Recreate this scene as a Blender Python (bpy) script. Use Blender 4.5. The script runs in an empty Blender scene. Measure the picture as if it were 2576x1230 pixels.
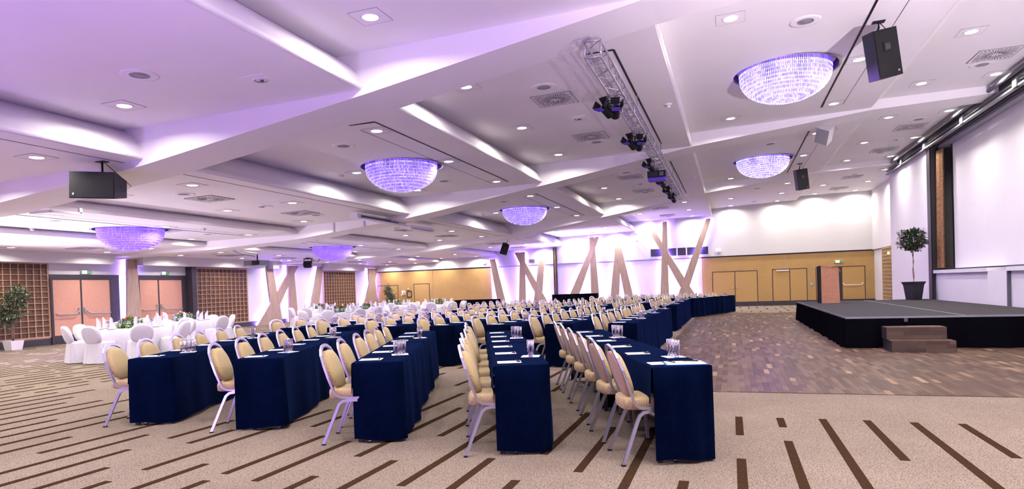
import bpy, bmesh, math, random
from mathutils import Vector, Matrix

SC = bpy.context.scene
COL = SC.collection
PI = math.pi
RND = random.Random(7)

# ---------------------------------------------------------------- camera, world, exposure
def make_camera():
    f, yaw, pit, rol, py = 1619.0, -.3285, -.0165, -.0341, 751.5
    cy, sy = math.cos(yaw), math.sin(yaw)
    fwd = Vector((sy*math.cos(pit), cy*math.cos(pit), math.sin(pit)))
    right = Vector((cy, -sy, 0)); up = right.cross(fwd)
    r2 = right*math.cos(rol) + up*math.sin(rol)
    u2 = up*math.cos(rol) - right*math.sin(rol)
    cam = bpy.data.cameras.new('camera'); ob = bpy.data.objects.new('camera', cam); COL.objects.link(ob)
    m = Matrix((r2, u2, -fwd)).transposed().to_4x4(); m.translation = Vector((0, 0, 1.41))
    ob.matrix_world = m
    cam.sensor_width = 36; cam.sensor_fit = 'HORIZONTAL'; cam.lens = f/2576*36
    cam.shift_y = (py-615)/2576; cam.clip_start = .05; cam.clip_end = 200
    SC.camera = ob
make_camera()
W = bpy.data.worlds.new('world'); SC.world = W; W.use_nodes = True
W.node_tree.nodes['Background'].inputs[0].default_value = (.62, .42, 1, 1)
W.node_tree.nodes['Background'].inputs[1].default_value = .5
SC.view_settings.view_transform = 'Standard'; SC.view_settings.look = 'None'
SC.view_settings.gamma = 1; SC.view_settings.use_curve_mapping = False
EXPOSURE = 0.45
SC.view_settings.exposure = EXPOSURE
DOWNLIGHT_W = 40.0; DOWNLIGHT_COL = (1, .93, .86)
CHANDELIER_W = 130.0; CHANDELIER_COL = (.40, .20, 1)
LED_STRENGTH = 125.0; LED_COL = (.29, .17, 1)
cy_ = SC.cycles
cy_.max_bounces = 5; cy_.diffuse_bounces = 3; cy_.glossy_bounces = 2; cy_.transmission_bounces = 2
cy_.transparent_max_bounces = 16; cy_.caustics_reflective = False; cy_.caustics_refractive = False
cy_.sample_clamp_indirect = 4; cy_.use_light_tree = True; cy_.use_denoising = True; cy_.use_adaptive_sampling = True; cy_.adaptive_threshold = .2; cy_.adaptive_min_samples = 16

# ---------------------------------------------------------------- materials
MATS = {}
def nodes_of(name):
    m = bpy.data.materials.new(name); m.use_nodes = True
    nt = m.node_tree; b = nt.nodes['Principled BSDF']
    MATS[name] = m
    return m, nt, b
def setp(b, **k):
    names = {'col': 'Base Color', 'rough': 'Roughness', 'metal': 'Metallic', 'spec': 'Specular IOR Level',
             'trans': 'Transmission Weight', 'ior': 'IOR', 'sheen': 'Sheen Weight', 'emis': 'Emission Strength', 'ecol': 'Emission Color', 'sub': 'Subsurface Weight'}
    for a, v in k.items():
        if a in ('col', 'ecol'): v = tuple(v)+(1,)
        b.inputs[names[a]].default_value = v
def ramp(nt, fac, stops):
    r = nt.nodes.new('ShaderNodeValToRGB'); e = r.color_ramp.elements
    while len(e) < len(stops): e.new(.5)
    for el, (p, c) in zip(e, stops): el.position = p; el.color = tuple(c)+(1,)
    nt.links.new(fac, r.inputs[0]); return r.outputs[0]
def coords(nt, kind='Object', scale=(1, 1, 1), rot=(0, 0, 0)):
    t = nt.nodes.new('ShaderNodeTexCoord'); mp = nt.nodes.new('ShaderNodeMapping')
    mp.inputs['Scale'].default_value = scale; mp.inputs['Rotation'].default_value = rot
    nt.links.new(t.outputs[kind], mp.inputs[0]); return mp.outputs[0]
def noise(nt, vec, scale, detail=3, rough=.55, dist=0):
    n = nt.nodes.new('ShaderNodeTexNoise'); n.inputs['Scale'].default_value = scale
    n.inputs['Detail'].default_value = detail; n.inputs['Roughness'].default_value = rough; n.inputs['Distortion'].default_value = dist
    nt.links.new(vec, n.inputs[0]); return n.outputs[0]
def bump(nt, b, h, strength=.2, dist=.01):
    n = nt.nodes.new('ShaderNodeBump'); n.inputs['Strength'].default_value = strength; n.inputs['Distance'].default_value = dist
    nt.links.new(h, n.inputs['Height']); nt.links.new(n.outputs[0], b.inputs['Normal'])
def mix(nt, fac, a, b2, mode='MIX'):
    n = nt.nodes.new('ShaderNodeMix'); n.data_type = 'RGBA'; n.blend_type = mode
    for s, v in ((n.inputs[0], fac), (n.inputs[6], a), (n.inputs[7], b2)):
        if isinstance(v, (int, float)): s.default_value = v
        elif isinstance(v, tuple): s.default_value = v if len(v) == 4 else v+(1,)
        else: nt.links.new(v, s)
    return n.outputs[2]
def math_(nt, op, a, b2=None):
    n = nt.nodes.new('ShaderNodeMath'); n.operation = op
    for s, v in ((n.inputs[0], a), (n.inputs[1], b2)):
        if v is None: continue
        if isinstance(v, (int, float)): s.default_value = v
        else: nt.links.new(v, s)
    return n.outputs[0]
def plain(name, col, rough=.5, metal=0, var=.08, nscale=8, **k):
    m, nt, b = nodes_of(name); setp(b, col=col, rough=rough, metal=metal, **k)
    if var:
        v = coords(nt); f = noise(nt, v, nscale, 4)
        c = ramp(nt, f, [(.3, tuple(x*(1-var) for x in col)), (.7, tuple(min(1, x*(1+var)) for x in col))])
        nt.links.new(c, b.inputs['Base Color'])
    return m
def emissive(name, col, strength, base=(.02, .02, .02)):
    m, nt, b = nodes_of(name); setp(b, col=base, rough=.5, ecol=col, emis=strength); return m

plain('white_paint', (.64, .62, .63), .55, var=.025, nscale=.7)
plain('ceiling_paint', (.88, .85, .86), .6, var=.02, nscale=.8)
plain('dark_frame', (.028, .024, .03), .45, var=.15)
plain('plinth', (.035, .028, .035), .5, var=.15)
plain('black_plastic', (.010, .010, .011), .5, var=.2, spec=.25)
plain('grey_plastic', (.10, .105, .12), .4, var=.1)
plain('white_plastic', (.78, .76, .77), .35, var=.02)
plain('silver_paint', (.30, .30, .32), .55, metal=.2, var=.05)
plain('white_cloth', (.58, .56, .60), .8, var=.03, nscale=20, sheen=.2)
plain('paper', (.88, .87, .88), .7, var=.015, nscale=30)
plain('ink', (.03, .03, .04), .6, var=0)
plain('blue_card', (.02, .16, .42), .45, var=.05)
plain('stage_carpet', (.060, .057, .058), .95, var=.35, nscale=180, spec=0)
plain('black_cloth', (.004, .004, .006), .9, var=.3, nscale=60, spec=0)
plain('pot_black', (.016, .016, .018), .45, var=.2)
plain('soil', (.05, .035, .025), .95, var=.3, nscale=40)
plain('bark', (.30, .19, .13), .85, var=.3, nscale=30)
plain('flower_red', (.32, .03, .02), .6, var=.3, nscale=60)
plain('flower_white', (.8, .7, .6), .6, var=.1, nscale=60)
plain('curtain_brown', (.26, .13, .055), .7, var=.35, nscale=12)
plain('lectern_wood', (.46, .21, .12), .4, var=.12, nscale=9)
plain('door_yellow', (.44, .27, .088), .5, var=.07, nscale=26)
plain('door_pink', (.54, .28, .20), .5, var=.07, nscale=20)
plain('screen_white', (.74, .715, .755), .75, var=.012, nscale=2)
plain('orange_plastic', (.7, .12, .01), .5, var=.1)
plain('exit_green', (.02, .30, .06), .5, var=0)
emissive('lamp_glow', (1, .95, .88), 14, (.8, .8, .8)); MATS['lamp_glow'].cycles.emission_sampling = 'NONE'
emissive('lamp_amber', (1, .62, .2), 12, (.8, .8, .8)); MATS['lamp_amber'].cycles.emission_sampling = 'NONE'
emissive('exit_glow', (.75, 1, .55), 3.5, (.8, .9, .8)); MATS['exit_glow'].cycles.emission_sampling = 'NONE'
emissive('led_violet', LED_COL, LED_STRENGTH)
emissive('led_shelf', (.62, .5, 1), 10)

def aluminium():
    m, nt, b = nodes_of('aluminium'); setp(b, col=(.52, .50, .56), rough=.36, metal=.85)
    n = noise(nt, coords(nt, scale=(30, 30, 4)), 6, 2); bump(nt, b, n, .05, .002)
aluminium()
def steel():
    m, nt, b = nodes_of('chrome'); setp(b, col=(.8, .79, .82), rough=.2, metal=1)
steel()
def glass():
    # thin-walled clear glass: mostly see-through, with fresnel reflections
    m, nt, b = nodes_of('glass'); nt.nodes.remove(b); out = nt.nodes['Material Output']
    t = nt.nodes.new('ShaderNodeBsdfTransparent'); t.inputs[0].default_value = (.90, .88, .95, 1)
    g = nt.nodes.new('ShaderNodeBsdfGlossy'); g.inputs['Color'].default_value = (1, 1, 1, 1); g.inputs['Roughness'].default_value = .06
    f = nt.nodes.new('ShaderNodeLayerWeight'); f.inputs[0].default_value = .55
    x = nt.nodes.new('ShaderNodeMixShader'); nt.links.new(f.outputs['Facing'], x.inputs[0]); nt.links.new(t.outputs[0], x.inputs[1]); nt.links.new(g.outputs[0], x.inputs[2]); nt.links.new(x.outputs[0], out.inputs[0])
glass()
def yellow_board():
    m, nt, b = nodes_of('yellow_board'); setp(b, rough=.5)
    v = coords(nt); f = noise(nt, v, 45, 3, .7); g = noise(nt, v, 1.2, 2)
    c = ramp(nt, f, [(.25, (.34, .195, .062)), (.5, (.43, .265, .088)), (.78, (.50, .325, .12))])
    c2 = ramp(nt, g, [(.3, (.9, .9, .9)), (.7, (1.05, 1.03, 1))])
    nt.links.new(mix(nt, 1.0, c, c2, 'MULTIPLY'), b.inputs['Base Color']); bump(nt, b, f, .15, .003)
yellow_board()
def oak(name, a, c, vert=True):
    m, nt, b = nodes_of(name); setp(b, rough=.5)
    v = coords(nt, scale=(14, 14, .55) if vert else (1.2, 22, 22)); f = noise(nt, v, 2.2, 6, .65, .6)
    f2 = noise(nt, coords(nt, scale=(60, 60, 1.4) if vert else (3, 90, 90)), 2, 2)
    c1 = ramp(nt, f, [(.28, a), (.72, c)]); c2 = ramp(nt, f2, [(.35, (.78, .76, .75)), (.65, (1, 1, 1))])
    nt.links.new(mix(nt, 1.0, c1, c2, 'MULTIPLY'), b.inputs['Base Color']); bump(nt, b, f2, .12, .002)
oak('oak_board', (.33, .225, .18), (.52, .385, .32))
oak('lattice_wood', (.42, .25, .15), (.58, .38, .24))
oak('lattice_light', (.55, .38, .20), (.70, .52, .30))
oak('lattice_backing', (.085, .042, .022), (.15, .075, .04))
def parquet(name, mode):
    m, nt, b = nodes_of(name); setp(b, rough=.42, spec=.16)
    if mode == 'object': r = nt.nodes.new('ShaderNodeObjectInfo').outputs['Random']
    else: r = nt.nodes.new('ShaderNodeNewGeometry').outputs['Random Per Island']
    c1 = ramp(nt, r, [(0, (.060, .036, .022)), (.35, (.088, .055, .035)), (.7, (.112, .073, .046)), (.93, (.140, .094, .058)), (.975, (.23, .155, .085)), (1, (.30, .21, .115))])
    f = noise(nt, coords(nt, scale=(60, 3, 60)), 2, 5, .6, .4)
    c2 = ramp(nt, f, [(.3, (.75, .74, .73)), (.7, (1.1, 1.08, 1.06))])
    out = nt.nodes['Material Output']; nt.nodes.remove(b); d = nt.nodes.new('ShaderNodeBsdfDiffuse'); nt.links.new(mix(nt, 1.0, c1, c2, 'MULTIPLY'), d.inputs[0])
    g = nt.nodes.new('ShaderNodeBsdfGlossy'); g.inputs['Roughness'].default_value = .32; x = nt.nodes.new('ShaderNodeMixShader'); x.inputs[0].default_value = .09
    nt.links.new(d.outputs[0], x.inputs[1]); nt.links.new(g.outputs[0], x.inputs[2]); nt.links.new(x.outputs[0], out.inputs[0])
parquet('parquet_piece', 'object'); parquet('parquet_field', 'island')
def carpet():
    m, nt, b = nodes_of('carpet'); setp(b, rough=.95, spec=0)
    v = coords(nt); f = noise(nt, v, 135, 2, .5, 1.0); g = noise(nt, v, 1.1, 3)
    c = ramp(nt, f, [(.40, (.070, .051, .037)), (.45, (.19, .156, .118)), (.60, (.295, .25, .196))])
    c2 = ramp(nt, g, [(.3, (.9, .89, .88)), (.7, (1.06, 1.05, 1.04))])
    nt.links.new(mix(nt, 1.0, c, c2, 'MULTIPLY'), b.inputs['Base Color']); bump(nt, b, f, .25, .004)
carpet()
def stripe():
    m, nt, b = nodes_of('carpet_brown'); setp(b, rough=.95, spec=0)
    f = noise(nt, coords(nt), 160, 3)
    nt.links.new(ramp(nt, f, [(.3, (.026, .014, .007)), (.7, (.055, .032, .018))]), b.inputs['Base Color'])
stripe()
def velvet():
    m, nt, b = nodes_of('navy_velvet'); setp(b, rough=.9, spec=0, sheen=.10)
    v = coords(nt); f = noise(nt, v, 130, 3, .7); g = noise(nt, v, 5, 3)
    c = ramp(nt, f, [(.3, (.0006, .0016, .0064)), (.7, (.0016, .0050, .0215))])
    c2 = ramp(nt, g, [(.3, (.7, .7, .75)), (.7, (1.15, 1.15, 1.2))])
    nt.links.new(mix(nt, 1.0, c, c2, 'MULTIPLY'), b.inputs['Base Color'])
    b.inputs['Sheen Tint'].default_value = (.08, .15, .5, 1); bump(nt, b, f, .3, .003)
velvet()
def fabric(name, base, dot, mode):
    m, nt, b = nodes_of(name); setp(b, rough=.75, sheen=.1)
    t = nt.nodes.new('ShaderNodeTexCoord'); s = nt.nodes.new('ShaderNodeSeparateXYZ'); nt.links.new(t.outputs['Object'], s.inputs[0])
    if mode == 'stripe':
        w = math_(nt, 'SINE', math_(nt, 'MULTIPLY', math_(nt, 'ADD', s.outputs[1], math_(nt, 'MULTIPLY', s.outputs[2], .35)), 480))
        fac = ramp(nt, w, [(.35, (1, 1, 1)), (.9, (.72, .68, .62))])
        col = mix(nt, 1.0, base, fac, 'MULTIPLY')
    else:
        vo = nt.nodes.new('ShaderNodeTexVoronoi'); vo.inputs['Scale'].default_value = 78; vo.inputs['Randomness'].default_value = 0
        nt.links.new(coords(nt, rot=(.5, .4, .78)), vo.inputs['Vector']); p = math_(nt, 'LESS_THAN', vo.outputs['Distance'], .33)
        col = mix(nt, p, base, dot)
    f = noise(nt, coords(nt), 60, 2)
    nt.links.new(mix(nt, 1.0, col, ramp(nt, f, [(.3, (.93, .93, .93)), (.7, (1.05, 1.05, 1.05))]), 'MULTIPLY'), b.inputs['Base Color'])
fabric('gold_fabric', (.43, .335, .145), (.25, .06, .05), 'stripe')
fabric('gold_dots', (.43, .315, .15), (.24, .09, .07), 'dot')
fabric('rose_fabric', (.42, .25, .18), (.25, .06, .06), 'stripe')
def leafmat(name, a, c):
    m, nt, b = nodes_of(name); setp(b, rough=.45)
    r = nt.nodes.new('ShaderNodeNewGeometry').outputs['Random Per Island']
    nt.links.new(ramp(nt, r, [(0, a), (1, c)]), b.inputs['Base Color'])
leafmat('leaf_dark', (.012, .024, .010), (.055, .085, .035))
leafmat('leaf_ficus', (.035, .062, .030), (.14, .19, .10))
leafmat('leaf_bright', (.04, .12, .015), (.13, .28, .03))
def crystal(name, col, lo, hi, st):
    m, nt, b = nodes_of(name); setp(b, col=(.35, .3, .7), rough=.15)
    r = nt.nodes.new('ShaderNodeNewGeometry').outputs['Random Per Island']
    c = ramp(nt, r, [(0, tuple(x*lo for x in col)), (.55, col), (.85, tuple(min(1, x*hi) for x in col)), (1, tuple(min(1, x*2.6) for x in col))])
    nt.links.new(c, b.inputs['Emission Color']); b.inputs['Emission Strength'].default_value = st
    m.cycles.emission_sampling = 'NONE'
crystal('crystal', (.46, .36, .98), .35, 1.8, .68); crystal('crystal_tip', (.85, .80, 1), .6, 1.3, 1.1); crystal('crystal_top', (.13, .05, .55), .3, 3.2, .75)
crystal('crystal_mid', (.30, .19, .90), .4, 1.7, .62); crystal('crystal_mid_tip', (.55, .44, 1), .6, 1.5, .95)
crystal('crystal_violet', (.15, .055, .62), .7, 1.4, .85); crystal('crystal_violet_tip', (.26, .13, .85), .7, 1.6, 1.0)
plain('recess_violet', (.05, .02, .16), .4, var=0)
def window_glass():
    m, nt, b = nodes_of('booth_glass'); setp(b, col=(.05, .045, .07), rough=.15, spec=.25)
window_glass()
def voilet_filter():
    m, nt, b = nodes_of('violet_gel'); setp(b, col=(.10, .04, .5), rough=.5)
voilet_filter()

# ---------------------------------------------------------------- mesh helpers
class MB:
    """collects faces (with a material slot each) and links them as one mesh object"""
    def __init__(s): s.v = []; s.f = []; s.m = []; s.sm = []
    def face(s, pts, mi=0, sm=False):
        n = len(s.v); s.v += [tuple(p) for p in pts]; s.f.append(tuple(range(n, n+len(pts)))); s.m.append(mi); s.sm.append(sm)
    def box(s, a, b, mi=0):
        x0, y0, z0 = a; x1, y1, z1 = b; n = len(s.v)
        s.v += [(x0, y0, z0), (x1, y0, z0), (x1, y1, z0), (x0, y1, z0), (x0, y0, z1), (x1, y0, z1), (x1, y1, z1), (x0, y1, z1)]
        for q in ((0, 3, 2, 1), (4, 5, 6, 7), (0, 1, 5, 4), (1, 2, 6, 5), (2, 3, 7, 6), (3, 0, 4, 7)):
            s.f.append(tuple(n+i for i in q)); s.m.append(mi); s.sm.append(False)
        return s
    def grid(s, rows, mi=0, closed=False, sm=True):
        """rows: list of equally long point lists"""
        n = len(s.v); k = len(rows[0])
        for r in rows: s.v += [tuple(p) for p in r]
        for i in range(len(rows)-1):
            for j in range(k if closed else k-1):
                j2 = (j+1) % k
                s.f.append((n+i*k+j, n+i*k+j2, n+(i+1)*k+j2, n+(i+1)*k+j)); s.m.append(mi); s.sm.append(sm)
        return s
    def lathe(s, prof, seg=16, mi=0, c=(0, 0, 0), sm=True, cap=True):
        rows = [[(c[0]+r*math.cos(2*PI*j/seg), c[1]+r*math.sin(2*PI*j/seg), c[2]+z) for j in range(seg)] for r, z in prof]
        s.grid(rows, mi, True, sm)
        if cap:
            if prof[0][0] > 1e-5: s.face(rows[0][::-1], mi)
            if prof[-1][0] > 1e-5: s.face(rows[-1], mi)
        return s
    def sweep(s, path, w, h=None, seg=4, mi=0, up=(0, 0, 1), sm=False, cap=True):
        """tube along a path; seg 4 gives a rectangular tube of w x h"""
        h = h or w; P = [Vector(p) for p in path]; rows = []; up = Vector(up)
        for i, p in enumerate(P):
            t = (P[min(i+1, len(P)-1)]-P[max(i-1, 0)]).normalized()
            a = t.cross(up)
            if a.length < 1e-3: a = t.cross(Vector((0, 1, 0)))
            a.normalize(); b = a.cross(t).normalized()
            if seg == 4: rows.append([p+a*w/2+b*h/2, p-a*w/2+b*h/2, p-a*w/2-b*h/2, p+a*w/2-b*h/2])
            else: rows.append([p+a*(w/2*math.cos(2*PI*j/seg))+b*(h/2*math.sin(2*PI*j/seg)) for j in range(seg)])
        s.grid(rows, mi, True, sm or seg > 4)
        if cap: s.face(rows[0][::-1], mi); s.face(rows[-1], mi)
        return s
    def prism(s, poly, axis, a, b, mi=0):
        """poly of 2D points extruded along axis ('x','y','z') from a to b"""
        def P(u, v, w): return {'x': (w, u, v), 'y': (u, w, v), 'z': (u, v, w)}[axis]
        A = [P(u, v, a) for u, v in poly]; B = [P(u, v, b) for u, v in poly]
        s.face(A[::-1], mi); s.face(B, mi)
        for i in range(len(poly)):
            j = (i+1) % len(poly); s.face([A[i], A[j], B[j], B[i]], mi)
        return s
    def mesh(s, name, mats):
        me = bpy.data.meshes.new(name); me.from_pydata(s.v, [], s.f)
        for m in ([mats] if isinstance(mats, str) else mats): me.materials.append(MATS[m])
        me.polygons.foreach_set('material_index', s.m); me.polygons.foreach_set('use_smooth', s.sm)
        me.update(); return me
    def clean(s, name, mats):
        """merge doubles and fix normals before linking"""
        me = s.mesh(name, mats); bm = bmesh.new(); bm.from_mesh(me)
        bmesh.ops.remove_doubles(bm, verts=bm.verts, dist=1e-5); bmesh.ops.recalc_face_normals(bm, faces=bm.faces)
        bm.to_mesh(me); bm.free(); return me
    def build(s, name, mats, parent=None, loc=None, rz=None, clean=True):
        return link(name, (s.clean if clean else s.mesh)(name, mats), parent, loc, rz)
def link(name, data, parent=None, loc=None, rz=None):
    o = bpy.data.objects.new(name, data); COL.objects.link(o)
    if parent is not None: o.parent = parent
    if loc is not None: o.location = loc
    if rz is not None: o.rotation_euler = (0, 0, rz) if not isinstance(rz, tuple) else rz
    return o
def tag(o, label, cat, group=None, kind=None):
    o['label'] = label; o['category'] = cat
    if group: o['group'] = group
    if kind: o['kind'] = kind
    return o
def empty(name, loc=(0, 0, 0), rz=0):
    o = link(name, None, None, loc, rz); o.empty_display_size = .1; return o
def thing(name, label, cat, loc=(0, 0, 0), rz=0, group=None, kind=None):
    return tag(empty(name, loc, rz), label, cat, group, kind)
CACHE = {}
def piece(name, dims, loc, mat, parent=None, rot=None):
    """a box piece, centred, sharing its mesh with pieces of the same size"""
    key = (name, tuple(round(d, 4) for d in dims), mat)
    if key not in CACHE:
        a, b, c = dims; CACHE[key] = MB().box((-a/2, -b/2, -c/2), (a/2, b/2, c/2)).mesh(name, mat)
    o = link(name, CACHE[key], parent, loc)
    if rot: o.rotation_euler = rot
    return o
def boxp(name, a, b, mat, parent=None):
    """a box piece given by two corners"""
    return piece(name, tuple(b[i]-a[i] for i in range(3)), tuple((a[i]+b[i])/2 for i in range(3)), mat, parent)
def copy_tree(o, parent=None):
    c = o.copy(); COL.objects.link(c)
    if parent is not None: c.parent = parent
    for ch in list(o.children): copy_tree(ch, c)
    return c
ORD = ['first', 'second', 'third', 'fourth', 'fifth', 'sixth', 'seventh', 'eighth', 'ninth', 'tenth', 'eleventh', 'twelfth', 'thirteenth', 'fourteenth', 'fifteenth', 'sixteenth']
def struct(o, label, cat): return tag(o, label, cat, None, 'structure')

# ---------------------------------------------------------------- ceiling levels (each step of the ceiling: left x, z, right lip x, z)
BAYS = [('A', -22.1, 3.16, -17.3, 3.21), ('B', -17.45, 3.41, -13.5, 3.42), ('C', -13.7, 3.68, -9.33, 3.79), ('D', -9.75, 4.33, -5.06, 4.41),
        ('E', -5.5, 4.94, -.87, 5.03), ('F', -.92, 5.38, 3.41, 5.53), ('G', 3.6, 5.72, 7.1, 5.76)]
BAYW = {'A': 'lowest ceiling step', 'B': 'second ceiling step', 'C': 'third ceiling step', 'D': 'fourth ceiling step', 'E': 'fifth ceiling step', 'F': 'sixth ceiling step', 'G': 'top ceiling step'}
SECT = [(-1.0, 8.35), (9.25, 17.9), (18.8, 27.5), (28.4, 37.1)]
BEAM = [(-22.1, 3.06), (-17.3, 3.10), (-13.5, 3.27), (-9.33, 3.70), (-5.06, 4.33), (-.87, 5.02), (3.41, 5.48), (7.1, 5.60)]
def zc(x):
    best = None
    for n, a, za, b, zb in BAYS:
        if a <= x <= b:
            z = za+(zb-za)*(x-a)/(b-a)
            if best is None or z < best: best = z
    return best
CH_R = .95
CHANDS = [('B', -15.95, 13.75), ('D', -7.3, 13.65), ('F', 1.1, 13.7), ('B', -16.05, 23.6), ('D', -7.32, 23.3), ('F', 1.12, 23.45)]

def panel_with_holes(a, za, b, zb, y0, y1, holes):
    bm = bmesh.new(); s = (zb-za)/(b-a); z = lambda x: za+s*(x-a)
    edges = []
    def loop(pts):
        vs = [bm.verts.new((x, y, z(x))) for x, y in pts]
        for i in range(len(vs)): edges.append(bm.edges.new((vs[i], vs[(i+1) % len(vs)])))
    loop([(a, y0), (b, y0), (b, y1), (a, y1)])
    for hx, hy in holes: loop([(hx+CH_R*math.cos(2*PI*i/48), hy+CH_R*math.sin(2*PI*i/48)) for i in range(48)])
    bmesh.ops.triangle_fill(bm, use_beauty=True, use_dissolve=False, edges=edges)
    for f in bm.faces:
        if f.normal.z > 0: f.normal_flip()
    return bm

def build_ceiling():
    root = struct(empty('ceiling'), 'white stepped ceiling climbing from the doors towards the stage screen', 'ceiling')
    for bi, (n, a, za, b, zb) in enumerate(BAYS):
        for y0, y1 in SECT:
            holes = [(x, y) for bb, x, y in CHANDS if bb == n and y0 < y < y1]
            bm = panel_with_holes(a, za, b-.05, zb, y0, y1, holes)
            nxt = BAYS[bi+1] if bi < len(BAYS)-1 else None
            if nxt:
                # rounded lip and the cove face that rises to the next step
                x2, z2 = nxt[1], nxt[2]; prof = [(b-.05, zb)]
                for t in (30, 60, 90, 120, 150): prof.append((b-.05+.05*math.sin(math.radians(t)) if t <= 90 else b-.05+.05*math.sin(math.radians(t)), zb+.05-.05*math.cos(math.radians(t))))
                px, pz = prof[-1]
                for t in (.12, .25, .4, .55, .7, .82, .92, 1.0):
                    e = t**.72
                    prof.append((px+(x2-px)*(.62*t+.38*t*t), pz+(z2-pz)*e))
                rows = [[bm.verts.new((x, y, z)) for x, z in prof] for y in (y0, y1)]
                for j in range(len(prof)-1):
                    f = bm.faces.new((rows[0][j], rows[0][j+1], rows[1][j+1], rows[1][j])); f.smooth = True
            bmesh.ops.remove_doubles(bm, verts=bm.verts, dist=1e-5)
            me = bpy.data.meshes.new('ceiling_panel'); bm.to_mesh(me); bm.free(); me.materials.append(MATS['ceiling_paint'])
            link('ceiling_panel', me, root)
    poly = BEAM + [(7.1, 6.4), (-22.1, 6.4)]
    for i, (y0, y1) in enumerate([(8.35, 9.25), (17.9, 18.8), (27.5, 28.4)]):
        o = MB().prism(poly, 'y', y0, y1).build('ceiling_beam', 'ceiling_paint')
        struct(o, ['wide white ceiling beam nearest the camera, climbing rightwards', 'middle white ceiling beam crossing behind the first crystal chandeliers', 'farthest white ceiling beam, last before the back wall'][i], 'beam')
    # dark service slots and fine seams in the panels
    for bx, w in (('B', (-15.0, -14.6)), ('D', (-5.82, -6.33)), ('F', (2.16, 2.63)), ('E', (-1.61, -2.05))):
        for y0, y1 in ((9.95, 17.1), (19.7, 27.0)):
            z = zc(w[0])
            boxp('slot', (w[0]-.018, y0, z-.006), (w[0]+.018, y1, z+.01), 'black_plastic', root)
            if bx in 'DE' and y0 < 12: boxp('slot', (min(w), y0-.02, zc(w[1])-.004), (max(w), y0+.02, zc(w[1])+.02), 'black_plastic', root)
            if bx != 'E': boxp('seam', (w[1]-.004, y0+.4, zc(w[1])-.003), (w[1]+.004, y1, zc(w[1])+.003), 'plinth', root)
    for y0, y1 in SECT: boxp('seam', (-9.776, y0, zc(-9.78)-.004), (-9.766, y1, zc(-9.77)+.004), 'plinth', root)
    return root
build_ceiling()

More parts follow.
